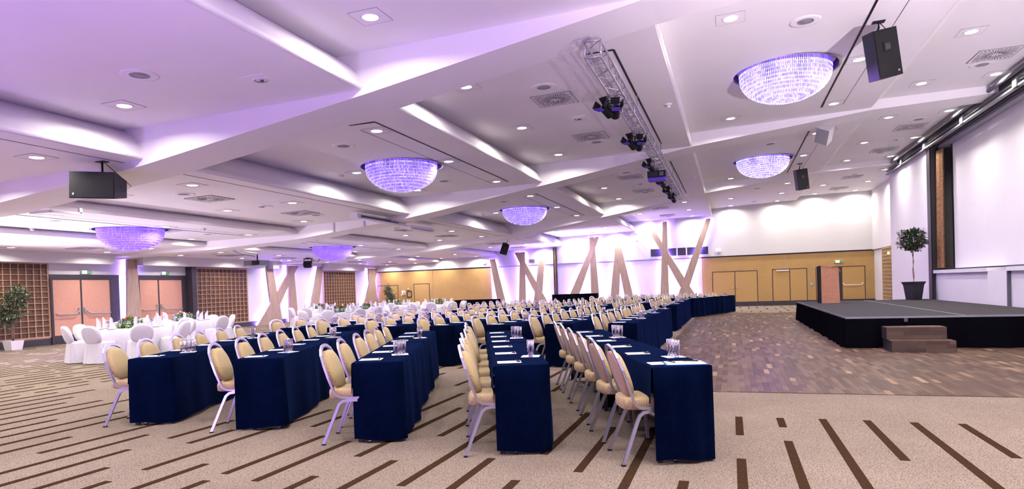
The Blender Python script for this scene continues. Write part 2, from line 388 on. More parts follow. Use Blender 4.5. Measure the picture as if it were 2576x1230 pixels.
# ---------------------------------------------------------------- floor, carpet stripes, parquet
def build_floor():
    fl = MB(); fl.face([(-22.3, -4.2, 0), (7.3, -4.2, 0), (7.3, 37.2, 0), (-22.3, 37.2, 0)])
    fo = struct(fl.build('floor', 'carpet', clean=False), 'beige speckled carpet with scattered dark brown stripes', 'floor')
    near = [(-10.13, 3, 7.31), (-9.7, 3, 7.63), (-9.35, 5.95, 6.98), (-8.96, 3, 6.57), (-8.57, 5.44, 6.81), (-8.2, 3.2, 7.4), (-7.8, 3, 5.59), (-7.4, 4.69, 6.17), (-7.02, 3.4, 6.3), (-6.64, 3, 4.89), (-6.26, 4.28, 5.66),
            (-5.85, 3, 5.13), (-5.46, 3, 4.58), (-5.44, 5.04, 5.94), (-5.06, 3, 4.04), (-5.06, 4.9, 5.51), (-4.69, 3, 3.73), (-4.67, 4.05, 5.63), (-4.67, 5.9, 6.69), (-4.28, 3, 4.32),
            (-4.26, 5.79, 6.46), (-3.9, 3, 3.92), (-3.87, 4.1, 5.44), (-3.49, 3.99, 5.29), (-3.47, 6.7, 8.06), (-3.1, 3, 4.21), (-3.07, 4.8, 7.06), (-2.7, 3, 4.75), (-2.68, 5.64, 6.4), (-2.3, 4.13, 6.3),
            (-1.92, 3, 4.98), (-1.92, 6.1, 6.6), (-1.52, 3, 4.44), (-1.52, 5.18, 7.0), (-1.13, 4.74, 6.32), (-.75, 3, 6.37), (-.36, 3, 4.68), (.04, 3, 5.36), (.04, 6.19, 7.02), (.44, 3, 6.03), (.44, 6.59, 7.02),
            (.84, 3, 7.03), (1.23, 5.55, 7.03), (1.62, 3, 7.0), (2.02, 5.78, 7.0), (2.41, 3, 6.6), (2.8, 4.5, 7.0)]
    S = [(round((x-.04)/.3925), y0, y1) for x, y0, y1 in near]
    R = random.Random(3)
    for k in range(-56, 17):
        x = .04+.3925*k
        if x < -21.9 or x > 6.6: continue
        y = -3.5+R.random()*2
        while y < 36.6:
            L = R.choice([.35, .6, .9, 1.3, 1.8, 2.4, 3.2]); g = R.choice([.12, .25, .4, .6])
            a, b = y, y+L; y = b+g
            if -26 <= k <= 7 and b > 2.7 and a < 8.2:
                if a < 2.7: b = 2.7
                else: continue
            if x > -1.6:
                if a < 29.6 and b > 7.0: continue
                if a > 29: L = min(L, .7); b = a+min(L, .55)
                if x < .0 and a > 29: continue
            if b > 36.7: continue
            S.append((k, a, b))
    S.sort(key=lambda s: math.hypot(.04+.3925*s[0], (s[1]+s[2])/2))
    def vis(s):
        x = .04+.3925*s[0]; return s[2] > 3.5 and s[2] > .55*abs(x) - 1
    first = [s for s in S if vis(s)][:300]; ids = set(first); rest = [s for s in S if s not in ids]
    for k, a, b in first:
        L = round((b-a)*10)/10 if (k, a, b) not in S[:1] else b-a
        L = b-a; key = round(L, 2)
        piece('carpet_stripe', (.07, key, .004), (.04+.3925*k, (a+b)/2, .001), 'carpet_brown', fo)
    mb = MB()
    for k, a, b in rest: x = .04+.3925*k; mb.box((x-.035, a, -.001), (x+.035, b, .003))
    o = mb.build('carpet_stripe_field', 'carpet_brown', fo, clean=False); o['kind'] = 'stuff'
    # parquet dance floor
    X0, X1, Y0, Y1 = -1.36, 6.95, 8.57, 29.2
    base = MB().box((X0, Y0, -.01), (X1, Y1, .003)).build('parquet_floor', 'dark_frame')
    struct(base, 'dark brown wooden parquet dance floor in front of the stage', 'floor')
    pw = .075; P = []
    nx = int((X1-X0)/pw)
    for i in range(nx):
        x = X0+pw*(i+.5); y = Y0-R.random()*.4
        while y < Y1:
            L = R.choice([.30, .38, .46, .54]); a, b = max(y, Y0), min(y+L, Y1); y += L
            if b-a > .03: P.append((x, a, b))
    near = sorted([p for p in P if -.4 < p[0] < 3.6], key=lambda p: math.hypot(p[0]-1.2, (p[1]+p[2])/2))[:300]; ns = set(near)
    for x, a, b in near:
        piece('plank', (pw-.0015, round(b-a, 2)-.0015, .008), (x, (a+b)/2, .003), 'parquet_piece', base)
    mb = MB()
    for p in P:
        if p in ns: continue
        x, a, b = p; z = .007
        mb.face([(x-pw/2+.0007, a+.0007, z), (x+pw/2-.0007, a+.0007, z), (x+pw/2-.0007, b-.0007, z), (x-pw/2+.0007, b-.0007, z)])
    o = mb.build('plank_field', 'parquet_field', base, clean=False); o['kind'] = 'stuff'
build_floor()

# ---------------------------------------------------------------- walls
def rects_wall(name, plane, rects, mat, label, root=None):
    mb = MB()
    for (a, b, z0, z1, d) in rects:
        if plane[0] == 'y': mb.box((a, plane[1]-d, z0), (b, plane[1]+.12, z1))
        else: mb.box((plane[1]-.12 if d >= 0 else plane[1]+d, a, z0), (plane[1]+d if d >= 0 else plane[1]+.12, b, z1))
    o = mb.build(name, mat)
    struct(o, label, 'wall'); return o
YB = 37.1
wb = rects_wall('wall_back', ('y', YB), [(-22.3, 7.2, 0, 2.70, 0), (-22.3, 7.2, 2.77, 6.3, .10)], 'white_paint', 'white back wall behind the slanted timber columns')
boxp('shadow_gap', (-22.1, YB-.03, 2.70), (-13.95, YB, 2.77), 'dark_frame', wb)
boxp('shadow_gap', (-1.52, YB-.03, 2.70), (6.95, YB, 2.77), 'dark_frame', wb)
boxp('shadow_gap', (-13.95, YB-.03, 2.745), (-1.52, YB, 2.77), 'silver_paint', wb)
for i, (a, b) in enumerate(((-21.95, -17.9), (-17.88, -13.95), (-1.50, 2.7), (2.72, 6.95))):
    boxp('cladding_panel', (a, YB-.025, .25 if a > -3 else .12), (b, YB, 2.70), 'yellow_board', wb)
bb = struct(boxp('baseboard_back', (-1.5, YB-.05, 0), (6.95, YB, .25), 'plinth'), 'black plinth under the yellow panelling right of the columns', 'baseboard')
struct(boxp('baseboard_left', (-22.1, YB-.05, 0), (-13.95, YB, .12), 'plinth'), 'dark plinth under the yellow panelling behind the banquet tables', 'baseboard')
boxp('floor_grille', (1.5, YB-.075, .0), (1.95, YB-.05, .05), 'silver_paint', bb)

def back_door(name, x0, x1, z0, z1, split, label, handle=None, bars=()):
    r = struct(empty(name), label, 'door'); y = YB-.025
    fr = .035
    boxp('door_frame', (x0-fr, y-.012, z1), (x1+fr, y+.005, z1+fr), 'dark_frame', r)
    for x in (x0-fr, x1): boxp('door_frame', (x, y-.012, z0), (x+fr, y+.005, z1), 'dark_frame', r)
    cuts = [x0]+list(split)+[x1]
    for a, b in zip(cuts, cuts[1:]):
        boxp('door_leaf', (a+(0 if a == x0 else .02), y-.006, z0), (b-(0 if b == x1 else .02), y+.005, z1), 'door_yellow', r)
    for s in split: boxp('door_gap', (s-.02, y-.004, z0), (s+.02, y+.005, z1), 'dark_frame', r)
    if handle:
        for hx, d in handle:
            mb = MB().lathe([(.025, -.004), (.025, .004)], 12); h = mb.build('handle_rose', 'chrome', r, (hx, y-.012, 1.02), (PI/2, 0, 0))
            MB().sweep([(hx, y-.01, 1.02), (hx, y-.06, 1.02), (hx+d*.02, y-.065, 1.02), (hx+d*.13, y-.065, 1.02)], .018, seg=8).build('handle', 'chrome', r)
    for a, b, z in bars:
        MB().sweep([(a, y-.01, z+.1), (a, y-.05, z+.09), (a+.05, y-.09, z), (b-.05, y-.09, z), (b, y-.05, z+.09), (b, y-.01, z+.1)], .04, seg=8).build('push_bar', 'white_plastic', r)
    return r
back_door('door_1', -.93, 1.33, .05, 1.89, [.21], 'yellow double door beside the slanted columns, with lever handles', handle=((.16, -1), (.27, 1)))
d2 = back_door('door_2', 2.13, 3.77, .25, 1.91, [2.96], 'yellow double door with a white closer, between the other yellow doors')
boxp('door_closer', (2.30, YB-.09, 1.83), (2.93, YB-.03, 1.89), 'white_plastic', d2)
back_door('door_3', 4.25, 6.49, .20, 1.92, [5.37], 'yellow double emergency door with white push bars behind the lectern', bars=((4.33, 5.25, .98), (5.5, 6.4, .98)))
boxp('door_gap', (5.28, YB-.04, .2), (5.46, YB-.02, 1.92), 'dark_frame', bpy.data.objects['door_3'])
back_door('door_4', -21.9, -20.43, .12, 1.83, [], 'yellow flush door behind the potted ficus, left of the phone')
back_door('door_5', -19.23, -18.18, .12, 1.86, [], 'yellow flush door right of the black picture frame', handle=((-19.13, 1),))

def thing_box(name, label, cat, parts, group=None):
    r = thing(name, label, cat, group=group)
    for n, a, b, m in parts: boxp(n, a, b, m, r)
    return r
yw = YB-.025
thing_box('wall_telephone', 'white wall telephone left of the black picture frame', 'telephone', [('base', (-20.06, yw-.05, 1.23), (-19.88, yw, 1.48), 'white_plastic'), ('handset', (-20.10, yw-.10, 1.22), (-20.03, yw-.05, 1.50), 'white_plastic'), ('keypad', (-19.99, yw-.056, 1.27), (-19.91, yw-.05, 1.36), 'grey_plastic')])
r = thing('picture_frame', 'empty black picture frame on the yellow wall beside the phone', 'picture frame')
for a, b in (((-19.77, 1.04), (-19.42, 1.09)), ((-19.77, 1.42), (-19.42, 1.47)), ((-19.77, 1.09), (-19.72, 1.42)), ((-19.47, 1.09), (-19.42, 1.42))):
    boxp('frame_bar', (a[0], yw-.03, a[1]), (b[0], yw, b[1]), 'dark_frame', r)
boxp('mount', (-19.72, yw-.01, 1.09), (-19.47, yw, 1.42), 'yellow_board', r)
thing_box('wall_sensor', 'small white sensor above the black picture frame', 'sensor', [('case', (-19.70, yw-.04, 1.56), (-19.62, yw, 1.65), 'white_plastic'), ('lens', (-19.68, yw-.05, 1.57), (-19.64, yw-.04, 1.60), 'grey_plastic')])
thing_box('light_switch', 'white light switch left of the wall telephone', 'switch', [('plate', (-20.22, yw-.015, 1.16), (-20.13, yw, 1.25), 'white_plastic'), ('rocker', (-20.20, yw-.02, 1.18), (-20.15, yw-.015, 1.23), 'white_plastic')])
thing_box('key_panel', 'tall grey key panel on the yellow wall between two double doors', 'control panel', [('plate', (3.95, yw-.02, .94), (4.06, yw, 1.18), 'silver_paint'), ('button', (3.98, yw-.03, 1.08), (4.03, yw-.02, 1.13), 'white_plastic'), ('slot', (3.98, yw-.025, .98), (4.03, yw-.02, 1.03), 'grey_plastic')])
yu = YB-.10
for x, z, lb in ((-.62, 3.05, 'round white wall loudspeaker on the white wall above the yellow double door'), (-14.33, 3.03, 'round white wall loudspeaker left of the first slanted column')):
    r = thing('wall_speaker', lb, 'speaker', (x, yu, z))
    MB().lathe([(.15, 0), (.14, .05), (.09, .085), (0, .095)], 20).build('dome', 'white_plastic', r, (0, 0, 0), (PI/2, 0, 0))
    MB().lathe([(.165, 0), (.165, .012), (.15, .016)], 20).build('rim', 'white_plastic', r, (0, 0, 0), (PI/2, 0, 0))
r = thing('ventilation_box', 'small grey grille box on the wall between leaning columns', 'vent')
boxp('case', (-11.45, yu-.06, 2.88), (-11.08, yu, 3.10), 'silver_paint', r)
for i in range(4): boxp('slat', (-11.42, yu-.07, 2.91+.045*i), (-11.11, yu-.06, 2.93+.045*i), 'grey_plastic', r)
# control booth window band
r = struct(empty('window_1'), 'dark glazed control booth window band behind the crossing columns', 'window')
wx = [-4.28, -3.48, -2.80, -2.29, -1.10]
boxp('window_frame', (-4.33, yu-.03, 3.33), (-1.06, yu, 3.39), 'white_paint', r); boxp('window_frame', (-4.33, yu-.03, 2.86), (-1.06, yu, 2.91), 'white_paint', r)
for x in wx: boxp('window_frame', (x-.035, yu-.03, 2.91), (x+.035, yu, 3.33), 'white_paint', r)
for a, b in zip(wx, wx[1:]): boxp('pane', (a+.035, yu-.012, 2.91), (b-.035, yu-.002, 3.33), 'booth_glass', r)
# conduit and hooks near the second column pair
r = thing('wall_pipe', 'thin white pipe running down the wall beside the forked column', 'pipe')
MB().sweep([(-4.95, yu-.05, 3.95), (-4.95, yu-.12, 3.9), (-4.75, yu-.14, 3.7), (-4.4, yu-.16, 3.3)], .03, seg=8).build('tube', 'white_plastic', r)
boxp('bracket', (-5.02, yu-.06, 3.86), (-4.88, yu, 3.98), 'white_plastic', r); boxp('bracket', (-5.05, yu-.05, 4.25), (-4.9, yu, 4.34), 'white_plastic', r)
# dark rail post
r = thing('partition_rail_post', 'dark vertical partition rail post between two column groups', 'post')
for a, b, m in ((-9.90, -9.83, 'dark_frame'), (-9.82, -9.77, 'curtain_brown'), (-9.76, -9.69, 'dark_frame')): boxp('rail', (a, 36.82, 0), (b, 36.95, 3.72), m, r)
boxp('bracket', (-9.9, 36.9, 1.9), (-9.69, 37.0, 1.96), 'dark_frame', r)

# left wall
XL = -22.1
wl = rects_wall('wall_left', ('x', XL), [(-1.0, 37.2, 0, 3.6, 0)], 'white_paint', 'white left wall with lattice panels and pink double doors')
struct(boxp('baseboard_side', (XL, -4.2, 0), (XL+.05, 15.75, .22), 'plinth'), 'grey plinth under the near lattice panel', 'baseboard')
for i, (a, b) in enumerate(((21.6, 31.0), (31.0, 37.1))): struct(boxp('baseboard_%d' % (i+2), (XL, a, 0), (XL+.05, b, .22), 'plinth'), ['grey plinth under the lattice and crossing columns', 'grey plinth under the far lattice panel'][i], 'baseboard')
sof = None
for i, (a, b) in enumerate(((-1.0, 17.85), (19.05, 26.0), (26.55, 27.0), (31.1, 34.95))):
    o = boxp('trim_%d' % (i+1), (XL, a, 2.79), (XL+.55, b, 3.22), 'white_paint')
    struct(o, ['long white bulkhead above the near lattice and doors', 'white bulkhead over the second door and lattice', 'short white bulkhead stub between two crossing columns', 'white bulkhead over the far lattice panel'][i], 'trim')
struct(boxp('trim_5', (XL, 17.85, 3.02), (XL+.3, 37.1, 3.22), 'white_paint'), 'recessed white cornice behind the left timber columns', 'trim')

def left_door(name, y0, y1, label, mid):
    r = struct(empty(name), label, 'door'); x = XL
    boxp('door_frame', (x, y0-.08, 2.27), (x+.07, y1+.36, 2.42), 'plinth', r)
    boxp('door_frame', (x, y1+.02, 0), (x+.06, y1+.36, 2.27), 'plinth', r); boxp('door_frame', (x, y0-.08, 0), (x+.10, y0, 2.27), 'plinth', r)
    boxp('door_head', (x, y0, 2.235), (x+.06, y1, 2.27), 'dark_frame', r); boxp('door_edge', (x, y1-.02, 0), (x+.07, y1+.02, 2.24), 'dark_frame', r)
    for a, b in ((y0, mid-.03), (mid+.03, y1-.02)):
        lf = boxp('door_leaf', (x+.01, a, .30), (x+.045, b, 2.235), 'door_pink', r)
        boxp('kick_plate', (x+.01, a, .01), (x+.05, b, .30), 'dark_frame', r)
    boxp('door_gap', (x, mid-.03, .05), (x+.055, mid+.03, 2.235), 'plinth', r)
    for a, b in ((mid-.10, y0+.12), (mid+.10, y1-.05)):
        s = 1 if b > a else -1; z = 1.02
        MB().sweep([(x+.05, a, z+.14), (x+.10, a+s*.03, z+.12), (x+.13, a+s*.16, z), (x+.13, b-s*.03, z), (x+.05, b, z+.02)], .042, seg=8).build('push_bar', 'silver_paint', r)
        boxp('lock_case', (x+.045, a-.035, z+.03), (x+.09, a+.035, z+.22), 'silver_paint', r)
left_door('door_6', 15.82, 18.02, 'pink double door with push bars beside the near lattice panel', 16.87)
left_door('door_7', 19.25, 21.36, 'pink double door with push bars right of the single timber column', 20.17)
boxp('door_return', (XL, 21.62, 0), (XL+.35, 21.86, 2.79), 'plinth', bpy.data.objects['door_7'])

def lattice(label, y0, y1, z0, z1, ny, nz, mat='lattice_wood', xw=XL, sgn=1, ax='x'):
    r = thing('lattice_panel', label, 'lattice panel', group='timber lattice panels')
    D = .055
    boxp('backing', (xw+.005, y0, z0), (xw+.012, y1, z1), 'lattice_backing', r) if sgn > 0 else boxp('backing', (xw-.012, y0, z0), (xw-.005, y1, z1), 'lattice_backing', r)
    xa, xb = (xw+.012, xw+D) if sgn > 0 else (xw-D, xw-.012)
    for i in range(ny+1):
        y = y0+(y1-y0)*i/ny; w = .012 if 0 < i < ny else .03
        boxp('upright_slat', (xa, y-w, z0), (xb-.004*sgn, y+w, z1), mat, r)
    for j in range(nz+1):
        z = z0+(z1-z0)*j/nz; w = .010 if 0 < j < nz else .025
        boxp('cross_slat', (xa, y0, z-w), (xb, y1, z+w), mat, r)
    return r
lattice('timber lattice panel nearest the camera on the left wall', 9.9, 15.72, .28, 2.79, 24, 13)
lattice('timber lattice panel between the second pink door and crossing columns', 21.92, 25.25, .24, 2.75, 13, 13)
lattice('timber lattice panel by the far corner behind the banquet tables', 31.42, 34.68, .24, 2.73, 13, 13)

# exit signs
def exit_sign(label, loc, rz, flip=1):
    r = thing('exit_sign', label, 'exit sign', loc, rz, 'lit exit signs')
    boxp('case', (-.21, 0, -.065), (.21, .05, .065), 'white_plastic', r)
    boxp('light_panel', (-.10*flip-.10, -.004, -.05), (-.10*flip+.12, 0, .05), 'exit_glow', r)
    boxp('pictogram_field', (.11-.085, -.005, -.055), (.11+.095, 0, .055), 'exit_green', r)
    boxp('pictogram_field', (-.205, -.005, -.055), (-.16, 0, .055), 'exit_green', r)
    mb = MB()  # running figure and arrow
    y = -.008
    mb.face([(.05, y, .01), (.08, y, .035), (.08, y, .016), (.105, y, .016), (.105, y, .004), (.08, y, .004), (.08, y, -.015)])
    mb.lathe([(.010, -.001), (.010, .001)], 10, c=(.15, y, .036))
    mb.face([(.14, y, .024), (.16, y, .022), (.152, y, -.012), (.138, y, -.010)])
    mb.face([(.138, y, -.01), (.148, y, -.012), (.128, y, -.045), (.118, y, -.042)])
    mb.face([(.145, y, -.01), (.154, y, -.012), (.176, y, -.04), (.166, y, -.045)])
    mb.face([(.158, y, .022), (.162, y, .014), (.182, y, .006), (.184, y, .014)])
    mb.build('pictogram', 'white_plastic', r)
    return r
exit_sign('lit exit sign above the near pink double door', (XL+.05, 17.10, 2.51), PI/2)
exit_sign('lit exit sign above the second pink double door', (XL+.05, 20.53, 2.51), PI/2)
exit_sign('lit exit sign on the yellow wall above the emergency door', (5.32, yw-.055, 2.21), 0)

# slanted timber columns with violet light strips behind them
def timber(label, plane, bot, top, zt, z0=0.0, lean=0):
    r = thing('slanted_timber_column', label, 'column', group='slanted timber columns')
    t0, t1 = ((36.80, 36.90) if plane == 'y' else (-21.99, -21.89))
    t0 += lean*.02; t1 += lean*.02
    if plane == 'x': bot = (bot[0]*1.006, bot[1]*1.006); top = (top[0]*1.006, top[1]*1.006)
    P = [(bot[0], z0), (bot[1], z0), (top[1], zt), (top[0], zt)]
    MB().prism(P, plane, t0, t1).build('board', 'oak_board', r)
    w = bot[1]-bot[0]
    for side in (0, 1):
        s = 1 if side == 0 else -1
        e0, e1 = bot[side]+s*.016, top[side]+s*.016
        a, b = (36.80, 36.815) if plane == 'y' else (-21.885, -21.87)
        if plane == 'y': a, b = t1+.012, t1+.024
        else: a, b = t0-.024, t0-.012
        MB().prism([(e0-.012, z0+.05), (e0+.012, z0+.05), (e1+.012, zt-.02), (e1-.012, zt-.02)], plane, a, b).build('light_strip', 'led_violet', r)
    # standoff battens that carry the board
    for f in (.2, .8):
        z = z0+(zt-z0)*f; c = (bot[0]+bot[1])/2*(1-f)+(top[0]+top[1])/2*f
        if plane == 'y': boxp('batten', (c-.05, t1, z-.03), (c+.05, 37.0, z+.03), 'dark_frame', r)
        else: boxp('batten', (-22.1, c-.05, z-.03), (t0, c+.05, z+.03), 'dark_frame', r)
    return r
timber('single timber column leaning left at the edge of the yellow wall', 'y', (-13.39, -12.83), (-13.9, -13.57), 3.2)
timber('steep leaning timber column crossing in front of an upright one', 'y', (-10.54, -10.02), (-12.29, -11.98), 3.54, lean=-1)
timber('upright timber column left of the crossing pair', 'y', (-12.15, -11.68), (-11.93, -11.64), 3.54)
timber('timber column leaning right, left of the dark rail post', 'y', (-11.28, -10.75), (-10.68, -10.39), 3.54)
timber('upright timber column of the lambda shape behind the black bar', 'y', (-7.69, -7.17), (-7.7, -7.42), 4.19)
timber('leaning timber column of the lambda shape behind the black bar', 'y', (-9.39, -8.77), (-7.36, -7.12), 4.19, lean=-1)
timber('left leg of the inverted V of timber columns', 'y', (-6.66, -6.13), (-6.13, -5.83), 4.18)
timber('right leg of the inverted V of timber columns', 'y', (-5.63, -5.1), (-6.33, -6.02), 4.19, lean=-1)
timber('long leaning timber column crossing two others before the booth windows', 'y', (-2.09, -1.46), (-4.48, -4.24), 4.81, lean=-1)
timber('tall upright timber column before the booth windows', 'y', (-3.8, -3.3), (-3.52, -3.29), 4.82)
timber('long timber column leaning right towards the yellow double door', 'y', (-3.1, -2.57), (-1.2, -.93), 4.83)
timber('single upright timber column between the two pink doors', 'x', (18.41, 19.09), (18.55, 18.96), 3.02)
timber('left stroke of the N of timber columns on the side wall', 'x', (26.64, 27.39), (26.28, 26.74), 3.0)
timber('diagonal of the N of timber columns on the side wall', 'x', (25.49, 26.37), (28.35, 28.8), 3.0, lean=1)
timber('right stroke of the N of timber columns on the side wall', 'x', (27.95, 28.66), (27.93, 28.42), 3.0)
timber('timber column leaning right beside the far lattice panel', 'x', (29.48, 30.28), (30.54, 31.02), 2.98)
timber('upright timber column in the far corner of the side wall', 'x', (36.05, 36.92), (35.79, 36.45), 2.97)
timber('leaning timber column crossing in the far corner of the side wall', 'x', (34.75, 35.4), (36.38, 36.9), 2.97, lean=1)

# right side: far wall, sliding panel, screen wall
wr = rects_wall('wall_right', ('x', 6.95), [(28.0, 37.2, 0, 2.72, -.0001), (28.0, 37.2, 2.74, 6.3, -.08)], 'white_paint', 'white side wall beyond the stage with a light lattice')
lattice('pale timber lattice screen beside the stage, behind the white panel', 32.6, 35.05, .10, 2.70, 11, 15, 'lattice_light', 6.95, -1)
tag(boxp('info_plate', (6.80, 33.2, 2.38), (6.83, 33.4, 2.48), 'exit_glow'), 'small lit sign on the pale lattice beside the stage', 'sign')
sp = struct(boxp('wall_panel', (6.02, 23.75, .0), (6.14, 28.9, 5.36), 'screen_white'), 'tall white sliding wall panel behind the bay tree', 'wall')
boxp('shadow_gap', (6.015, 28.86, 0), (6.02, 28.9, 5.36), 'silver_paint', sp)
fr = thing('stage_frame_post', 'dark vertical frame post between the white panel and projection screen', 'post')
boxp('post', (5.98, 23.38, 0), (6.35, 23.74, 5.42), 'dark_frame', fr); boxp('edge', (5.97, 23.34, 0), (6.0, 23.38, 5.42), 'black_plastic', fr)
r = thing('side_curtain', 'brown pleated curtain strip beside the projection screen', 'curtain')
rows = []
for z in (1.58, 2.5, 3.6, 5.2): rows.append([(6.12+.06*math.sin(i*1.9)+.01*z, 22.78+.58*i/14, z) for i in range(15)])
MB().grid(rows).build('drape', 'curtain_brown', r, clean=False)
r = thing('projection_screen', 'large white projection screen filling the wall behind the stage', 'screen')
boxp('screen_sheet', (6.42, 9.5, 1.56), (6.45, 22.72, 5.3), 'screen_white', r)
boxp('screen_edge', (6.40, 22.72, 1.56), (6.45, 22.80, 5.3), 'black_plastic', r)
boxp('screen_case', (6.2, 9.5, 5.3), (6.5, 23.3, 5.44), 'silver_paint', r)
ws = rects_wall('wall_stage', ('x', 6.08), [(8.0, 23.38, 0, 1.42, -.0001)], 'screen_white', 'white wainscot wall under the projection screen')
mb = MB().box((6.6, 8.0, 0), (6.75, 28.2, 6.2)); struct(mb.build('wall_screen', 'white_paint'), 'white wall plane behind the projection screen', 'wall')
boxp('pilaster', (6.02, 17.72, .6), (6.10, 18.9, 1.44), 'screen_white', ws); boxp('joint', (6.01, 17.66, .6), (6.09, 17.71, 1.44), 'grey_plastic', ws)
led = struct(boxp('trim_6', (6.0, 18.9, 1.42), (6.44, 23.36, 1.52), 'screen_white'), 'white ledge under the projection screen left of the pilaster', 'trim')
led2 = struct(boxp('trim_7', (6.0, 8.0, 1.42), (6.44, 17.7, 1.52), 'screen_white'), 'white ledge under the projection screen right of the pilaster', 'trim')
boxp('light_strip', (6.30, 19.2, 1.50), (6.33, 22.6, 1.53), 'led_shelf', led); boxp('light_strip', (6.30, 9.0, 1.50), (6.33, 17.3, 1.53), 'led_shelf', led2)
r = thing('sliding_track', 'long grey sliding track with pipe under the ceiling above the screen', 'track')
boxp('upper_rail', (5.92, 10.0, 5.47), (6.12, 28.95, 5.52), 'grey_plastic', r); boxp('lower_rail', (5.90, 10.0, 5.36), (6.0, 28.95, 5.40), 'silver_paint', r)
boxp('web', (6.08, 10.0, 5.36), (6.12, 28.9, 5.52), 'black_plastic', r); boxp('dark_gap', (6.0, 10.0, 5.56), (6.3, 28.9, 5.71), 'black_plastic', r)
for y in (13.2, 16.6, 20.0, 23.5, 26.4): boxp('hanger', (5.88, y, 5.36), (5.98, y+.22, 5.56), 'silver_paint', r)
MB().sweep([(5.80, 10.0, 5.62), (5.80, 28.9, 5.62)], .09, seg=12).build('pipe', 'grey_plastic', r)

# ---------------------------------------------------------------- ceiling fixtures
def proto_downlight(amber=False):
    r = empty('downlight')
    boxp('trim_plate', (-.21, -.21, -.004), (.21, .21, .004), 'ceiling_paint', r)
    for a, b in (((-.2125, -.2125), (.2125, -.2095)), ((-.2125, .2095), (.2125, .2125)), ((-.2125, -.2095), (-.2095, .2095)), ((.2095, -.2095), (.2125, .2095))):
        boxp('trim_seam', (a[0], a[1], -.0055), (b[0], b[1], .0), 'silver_paint', r)
    MB().lathe([(.125, -.004), (.122, -.012), (.105, -.014), (.10, -.006)], 24, cap=False).build('bezel', 'white_plastic', r, clean=False)
    mb = MB(); mb.face([(.102*math.cos(2*PI*i/24), .102*math.sin(2*PI*i/24), -.008) for i in range(24)][::-1])
    mb.build('lamp', 'lamp_amber' if amber else 'lamp_glow', r, clean=False)
    return r
DL = proto_downlight(); DL_used = [False]
LMP = bpy.data.lights.new('downlight_lamp', 'AREA'); LMP.shape = 'DISK'; LMP.size = .2; LMP.energy = DOWNLIGHT_W; LMP.color = DOWNLIGHT_COL; LMP.spread = math.radians(160)
YS = [.95, 4.1, 7.35, 10.5, 13.7, 16.9, 20.1, 23.5, 26.75, 29.95, 33.25, 36.4]  # two nearest rows are unseen, added on the grid for their light
GRID = {'A': ((-20.75, -18.75), 'left', 'right'), 'B': ((-16.95, -14.62),), 'C': ((-12.5, -10.45),), 'D': ((-8.55, -6.10),), 'E': ((-4.30, -1.88),), 'F': ((.10, 2.40),), 'G': ((4.2, 5.62),)}
SKIP = {('C', -10.45, 16.9), ('C', -12.5, 20.1), ('C', -10.45, 20.1), ('C', -10.45, 29.95), ('C', -12.5, 29.95), ('C', -12.5, 36.4), ('D', -8.55, 10.5), ('D', -8.55, 20.1), ('D', -8.55, 26.75), ('D', -6.10, 29.95), ('D', -8.55, 29.95),
        ('E', -1.88, 10.5), ('E', -1.88, 13.7), ('E', -1.88, 16.9), ('E', -1.88, 20.1), ('E', -1.88, 23.5), ('E', -1.88, 26.75), ('E', -4.30, 20.1), ('E', -4.30, 29.95), ('F', .10, 13.7), ('F', 2.40, 10.5), ('F', .10, 20.1), ('F', .10, 23.5), ('F', 2.40, 26.75), ('F', .10, 29.95),
        ('G', 4.2, 10.5), ('G', 5.62, 10.5), ('B', -16.95, 13.7), ('B', -16.95, 23.5), ('B', -16.95, 29.95), ('G', 4.2, 29.95), ('E', -1.88, 7.35), ('F', .10, 7.35), ('D', -6.10, 7.35)}
for bn, g in GRID.items():
    for ci, x in enumerate(g[0]):
        ys = [y for y in YS if (bn, x, y) not in SKIP]
        for yi, y in enumerate(ys):
            xx = x
            if bn == 'G' and x > 5 and y > 28: xx = 6.06
            amber = (bn == 'G' and ci == 1 and abs(y-23.5) < .1)
            if amber: r = proto_downlight(True)
            elif not DL_used[0]: r = DL; DL_used[0] = True
            else: r = copy_tree(DL)
            r.location = (xx, y, zc(xx))
            s = [b for b in BAYS if b[0] == bn][0]; r.rotation_euler = (0, -math.atan((s[4]-s[2])/(s[3]-s[1])), 0)
            tag(r, 'round recessed downlight, %s, %s line, %s from the back wall' % (BAYW[bn], ['left', 'right'][ci], ORD[len(ys)-1-yi]), 'downlight', 'recessed downlights')
            lo = link('downlight_lamp', LMP, None, (xx, y, zc(xx)-.03))

# square swirl vents and round diffusers
def proto_vent():
    r = empty('swirl_vent'); h = .37
    boxp('plate', (-h, -h, -.012), (h, h, .004), 'ceiling_paint', r)
    for a, b in (((-h-.012, -h-.012), (h+.012, -h)), ((-h-.012, h), (h+.012, h+.012)), ((-h-.012, -h), (-h, h)), ((h, -h), (h+.012, h))): boxp('edge', (a[0], a[1], -.016), (b[0], b[1], .0), 'silver_paint', r)
    mb = MB(); R = random.Random(5)
    for i in range(44):
        t = 2*PI*i/44; c, s = math.cos(t), math.sin(t); lim = (h-.03)/max(abs(c), abs(s)); q = .05+.10*R.random()
        while q < lim-.02:
            e = min(lim, q+.09+.12*R.random()); w = .005+.007*(q/.4)
            mb.face([(q*c-w*s, q*s+w*c, -.0135), (e*c-w*s, e*s+w*c, -.0135), (e*c+w*s, e*s-w*c, -.0135), (q*c+w*s, q*s-w*c, -.0135)]); q = e+.02
    o = mb.build('slot_fan', 'plinth', r, clean=False); o['kind'] = 'stuff'
    return r
